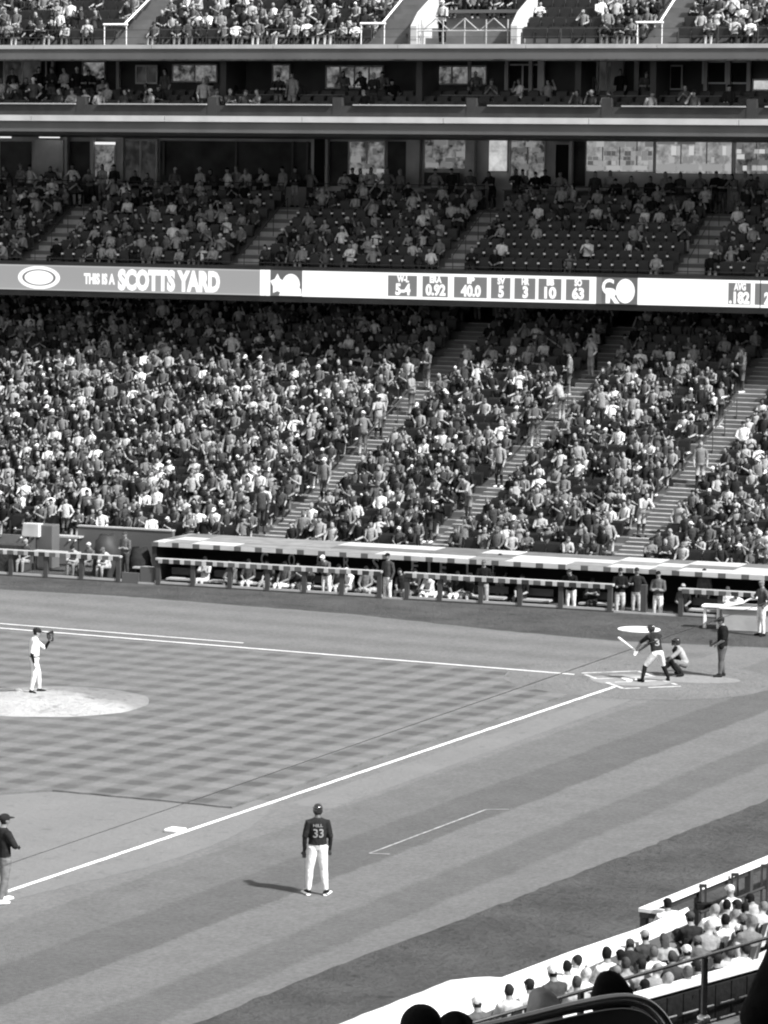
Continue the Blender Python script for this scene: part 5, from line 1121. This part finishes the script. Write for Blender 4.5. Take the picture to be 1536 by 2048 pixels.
# heads of the nearest spectators: photo position, look
NS = [(1335, 1808, -1, 's2', dict(shirt=8, trou=2, cap=0), 'person in white shirt and black hat by the corner of the railing'),
 (1460, 1781, 0, 's6', dict(shirt=8, trou=3, cap=8, hair=5), 'person in white sun hat and white top, farthest row of the near block'),
 (1501, 1799, 0, 's1', dict(shirt=6, hair=0), 'dark-haired spectator near the tall stanchion'),
 (1526, 1815, 0, 's3', dict(shirt=7, hair=4, skin=0), 'grey-haired spectator in a pale top at the right edge of the near block'),
 (1429, 1821, 1, 's3', dict(shirt=8, hair=5, skin=0), 'grey-haired spectator right of the stanchion with the video camera'),
 (1453, 1811, 0, 's5', dict(shirt=6, hair=0), 'dark-haired spectator just below the white sun hat'),
 (1474, 1811, 0, 's2', dict(shirt=3, hair=1, cap=1), 'spectator in dark cap right below the white sun hat'),
 (1490, 1818, 0, 's1', dict(shirt=2, cap=0), 'spectator in black cap leaning forward left of the grey-haired one'),
 (1380, 1835, 1, 's2', dict(shirt=1, cap=2), 'spectator in dark jacket and dark cap at the end of the white wall top'),
 (1419, 1853, 2, 'h3', dict(shirt=5, hair=7, skin=0), 'large white-haired spectator in a grey top'),
 (1450, 1841, 2, 's5', dict(shirt=8, hair=0), 'dark-haired spectator in white right of the white-haired one'),
 (1468, 1832, 1, 's3', dict(shirt=7, hair=4, skin=0), 'fair-haired spectator in a pale top above the grey-shirted one'),
 (1485, 1842, 2, 's2', dict(shirt=4, cap=3), 'spectator in mid grey top and dark grey cap'),
 (1503, 1846, 2, 'h3', dict(shirt=4, hair=4), 'broad spectator in a grey shirt beside the dark figure at the right edge'),
 (1478, 1862, 2, 's1', dict(shirt=2, cap=8), 'spectator in a black top with a white cap at the lower right'),
 (1290, 1872, 0, 's2', dict(shirt=2, cap=5), 'spectator in dark top and grey cap against the white wall top, near its post'),
 (1260, 1890, 0, 's1', dict(shirt=1, cap=2), 'spectator in a black top and dark cap leaning on the white wall top'),
 (1328, 1881, 1, 's4', dict(shirt=6, hair=2), 'long-haired spectator in light grey, middle of the near block'),
 (1352, 1870, 0, 's3', dict(shirt=4, hair=1), 'dark-haired spectator close to the end of the white wall top'),
 (1213, 1908, 0, 'h5', dict(shirt=8, hair=0), 'spectator with big dark hair in a white shirt by the white wall top'),
 (1241, 1912, 1, 's0', dict(shirt=2, cap=0), 'spectator in black cap right of the one with big dark hair'),
 (1251, 1928, 2, 's5', dict(shirt=5, hair=2), 'brown-haired spectator behind the black-capped one'),
 (1373, 1903, 2, 's2', dict(shirt=7, cap=8), 'spectator in a bright white cap in the middle of the near block'),
 (1307, 1906, 1, 's5', dict(shirt=8, hair=3), 'brown-haired spectator in a white shirt beside the white cap'),
 (1283, 1930, 2, 's2', dict(shirt=6, cap=1), 'spectator in light grey with a dark cap above the thin black handrail'),
 (1314, 1940, 2, 's3', dict(shirt=5, hair=5, skin=0), 'grey-haired spectator just above the thin black handrail'),
 (1153, 1923, 0, 's3', dict(shirt=8, hair=1), 'dark-haired spectator in white leaning on the wall, right of the bare dark head'),
 (1134, 1934, 0, 's5', dict(shirt=8, hair=0), 'spectator with short dark hair in white at the white wall top'),
 (1105, 1944, 1, 'h0', dict(shirt=2, cap=8), 'spectator in dark shirt and white cap by the white wall top'),
 (1171, 1949, 1, 's3', dict(shirt=8, hair=7, skin=0), 'fair-haired spectator in a white shirt'),
 (1153, 1966, 2, 's5', dict(shirt=6, hair=2), 'spectator with brown hair above the handrail, left of the dark dome'),
 (1059, 1971, 1, 's2', dict(shirt=8, cap=1), 'spectator in white shirt and black cap left of the white-capped one'),
 (1018, 1982, 1, 's5', dict(shirt=7, hair=1), 'dark-haired spectator in pale shirt, second from the left end'),
 (954, 2006, 1, 's2', dict(shirt=3, cap=8, hair=1), 'spectator in grey shirt with a white-topped cap, leftmost of the near block'),
 (1335, 1959, 3, 's3', dict(shirt=8, hair=5, skin=0), 'grey-haired spectator between the handrail and the bright ledge'),
 (1375, 1946, 3, 's5', dict(shirt=3, hair=3), 'brown-haired spectator left of the handrail post'),
 (1394, 1934, 3, 's2', dict(shirt=1, cap=1), 'black-capped spectator against the handrail post'),
 (1290, 1973, 3, 's1', dict(shirt=6, cap=0), 'spectator in a black cap low above the bright ledge'),
 (1433, 1918, 3, 's2', dict(shirt=1, cap=1), 'spectator all in black right of the handrail post'),
 (1457, 1907, 3, 's3', dict(shirt=7, hair=2), 'brown-haired spectator in a pale top above the bright ledge'),
 (1475, 1900, 3, 's4', dict(shirt=5, hair=6, skin=0), 'long fair-haired spectator above the right end of the bright ledge'),
 (1490, 1900, 3, 's3', dict(shirt=8, hair=1), 'dark-haired spectator in white at the right end of the bright ledge'),
 (1345, 1915, 2, 's5', dict(shirt=2, hair=2), 'brown-haired spectator in dark grey below the white cap'),
 (1395, 1885, 2, 's1', dict(shirt=3, cap=3), 'spectator in a dark grey cap between the white cap and the white-haired head'),
 (1232, 1945, 2, 's0', dict(shirt=7, cap=4), 'spectator in a grey cap just above the dark dome')]
hz = {'s0': 1.22}
HH = {0: 1.22, 1: 1.12, 2: 1.22, 3: 1.19, 4: 1.17, 5: 1.22, 6: 1.22}
tmap = {'0': 0, '1': 1, '2': 2, '3': 3, '4': 4, '5': 5, '6': 2}
hoff = [np.array(POSES[0]['H']), np.array(POSES[1]['H']), np.array(POSES[2]['H']), np.array(POSES[4]['H']), np.array(POSES[7]['H']), np.array(POSES[5]['H'])]
nseats = []
for x, y, row, kd, spec, lab in NS:
    ti = tmap[kd[1]]; sc = .94*(1.1 if kd[0] == 'h' else 1.0); ho = hoff[ti]*sc
    r_ = max(row, 0); zf = NZ[r_]; hp = gnd(x, y, zf+ho[2])      # head centre on its row's head height
    rz = face_to((.72+rng.normal(0, .15), -.66)); off = np.array([math.cos(rz)*ho[0]-math.sin(rz)*ho[1], math.sin(rz)*ho[0]+math.cos(rz)*ho[1], 0])
    q = hp-off; q[2] = zf
    o = person(TS[ti], pm(**spec), q, rz, sc, lab, 'person', 'spectators of the near block', 'spectator')
    nseats.append((q, face_to(-nw)))
for qi, (q, rz) in enumerate(nseats[1:]):
    o = bpy.data.objects.new('folding_seat', me_seat[False]); C.objects.link(o); o.location = Vector((q[0], q[1], q[2]-.0)); o.rotation_euler = (0, 0, rz); tag(o, 'dark seat under the '+ ' '.join(NS[qi+1][5].replace('spectator', 'person').split()[:11]), 'seat', 'seats of the near block')
# thin black handrail with its post
pa = [gnd(x, y, 3.05) for x, y in ((900, 2060), (1260, 1955), (1410, 1912), (1520, 1880))]; dr = (pa[3]-pa[1])/np.linalg.norm(pa[3]-pa[1])
hr = empty('black_handrail', (pa[2][0], pa[2][1], .6), label='thin black handrail crossing in front of the nearest spectators', cat='handrail')
mb = MB(); mb.tube([pa[1]-dr*9, pa[1], pa[2], pa[3]+dr*6], .028, 10); part(mb, 'rail', M_blackgloss, hr, smooth=True)
for k in (-6.2, -3.1, 0, 3.1):
    q = pa[2]+dr*k; mb = MB(); mb.tube([(q[0], q[1], .5), (q[0], q[1], 3.03)], .052, 12); part(mb, 'post', M_blackgloss, hr, smooth=True)
    mb = MB(); mb.rings([(q[0], q[1], z) for z in (2.02, 2.05, 2.12, 2.15)], [(.07, 0, 0), (.1, 0, 0), (.1, 0, 0), (.06, 0, 0)], [(0, .07, 0), (0, .1, 0), (0, .1, 0), (0, .06, 0)], 14); mb.tube([(q[0]+.16, q[1]-.1, 1.6), (q[0]-.16, q[1]+.1, 1.68)], [.03, .03], 8)
    part(mb, 'clamp', mat('steel_clamp', .5, .25, .1, 9, metal=.8), hr, smooth=True)
# close dark things at the bottom of the picture
def curve(pts, dist, n_=60):
    P_ = [onray(x, y, dist) for x, y in pts]; out = []
    for i in range(len(P_)-1):
        p0, p1, p2, p3 = P_[max(i-1, 0)], P_[i], P_[i+1], P_[min(i+2, len(P_)-1)]
        for t_ in np.linspace(0, 1, 8)[:-1]: out.append(.5*((2*p1)+(-p0+p2)*t_+(2*p0-5*p1+4*p2-p3)*t_**2+(-p0+3*p1-3*p2+p3)*t_**3))
    return out+[P_[-1]]
arch = curve([(560, 2150), (830, 2085), (1000, 2050), (1140, 2016), (1225, 2000), (1270, 2001), (1306, 2018), (1335, 2056), (1346, 2110), (1350, 2250)], 15.)
ch = empty('curved_handrail', onray(1270, 2250, 15.), label='glossy black curved handrail in the shade at the bottom of the photo', cat='handrail')
mb = MB(); mb.tube(arch, .027, 16); part(mb, 'rail', M_blackgloss, ch, smooth=True)
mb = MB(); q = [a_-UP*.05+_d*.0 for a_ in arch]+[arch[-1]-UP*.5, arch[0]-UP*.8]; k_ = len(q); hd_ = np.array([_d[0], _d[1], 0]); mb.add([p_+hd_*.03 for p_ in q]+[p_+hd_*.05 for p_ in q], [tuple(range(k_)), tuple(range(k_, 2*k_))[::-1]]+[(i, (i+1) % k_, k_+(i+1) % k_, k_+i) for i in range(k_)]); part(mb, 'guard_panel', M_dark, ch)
def closeup(x, y, dist, ti, spec, lab, rz, sc=1.0, bare=False):
    ho = hoff[ti]*sc; hp = onray(x, y, dist); off = np.array([math.cos(rz)*ho[0]-math.sin(rz)*ho[1], math.sin(rz)*ho[0]+math.cos(rz)*ho[1], 0])
    q = hp-off; q[2] = hp[2]-ho[2]; o = person(TS[ti], pm(**spec), q, rz, sc, lab, 'person', name='spectator')
    mb = MB(); V, Fc, T = SV[False]; mb.add(V, Fc, T); s_ = mb.build('folding_seat', [M_seat, M_seatl]); s_.location = Vector(q); s_.rotation_euler = (0, 0, rz); tag(s_, 'hidden dark seat under the '+lab.split(',')[0], 'seat')
    return q
fr = face_to((.5, -.87)); fl = []
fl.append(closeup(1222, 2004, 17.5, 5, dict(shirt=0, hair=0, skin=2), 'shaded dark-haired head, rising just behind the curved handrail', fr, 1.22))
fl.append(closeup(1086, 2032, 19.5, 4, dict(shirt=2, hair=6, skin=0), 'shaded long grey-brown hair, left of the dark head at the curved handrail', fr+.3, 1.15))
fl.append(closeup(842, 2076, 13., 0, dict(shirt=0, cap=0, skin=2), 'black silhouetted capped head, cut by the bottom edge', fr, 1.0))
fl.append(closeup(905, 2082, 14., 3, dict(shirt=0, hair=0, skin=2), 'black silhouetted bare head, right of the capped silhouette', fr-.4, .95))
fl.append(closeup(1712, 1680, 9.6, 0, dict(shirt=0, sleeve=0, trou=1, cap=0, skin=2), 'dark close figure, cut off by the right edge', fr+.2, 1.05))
# steep terrace that holds the close spectators, and the unseen deck placed to shade them
nt_ = empty('near_terrace', (-32, 82, 0), label='steep shaded terrace below the camera', cat='stand')
x_ = -19.2; z_ = .35
while x_ > -60:
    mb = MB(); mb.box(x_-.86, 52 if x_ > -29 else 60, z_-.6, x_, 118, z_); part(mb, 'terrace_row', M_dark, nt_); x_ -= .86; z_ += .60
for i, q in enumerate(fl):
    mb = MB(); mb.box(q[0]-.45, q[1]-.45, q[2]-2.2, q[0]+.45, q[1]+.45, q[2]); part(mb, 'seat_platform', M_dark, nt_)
nd = empty('near_upper_deck', (-60, 60, 24), label='roof-like upper deck over the near stand, behind the camera', cat='stand')
e0 = np.array([-42.9, 48.4]); ed = np.array([ld[0], ld[1]]); ed = ed if ed[1] > 0 else -ed
pA, pB = e0-ed*90, e0+ed*110
poly_prism('deck_slab', [pA, pB, (-120, pB[1]), (-120, pA[1])], 24.6, 25.6, M_fascia, par=nd)
poly_prism('deck_fascia', [pA+np.array([.01, 0]), pB+np.array([.01, 0]), pB+np.array([.3, 0]), pA+np.array([.3, 0])], 24.4, 25.9, M_fascia, par=nd)
for yy in range(-20, 150, 14):
    mb = MB(); mb.box(-66, yy, -.5, -65, yy+1, 24.6); part(mb, 'column', M_fascia, nd)
mb = MB(); mb.box(-72, -40, -.5, -71, 160, 24.6); part(mb, 'rear_wall', M_fascia, nd)  # unseen wall added to block sky and deepen the foreground shade
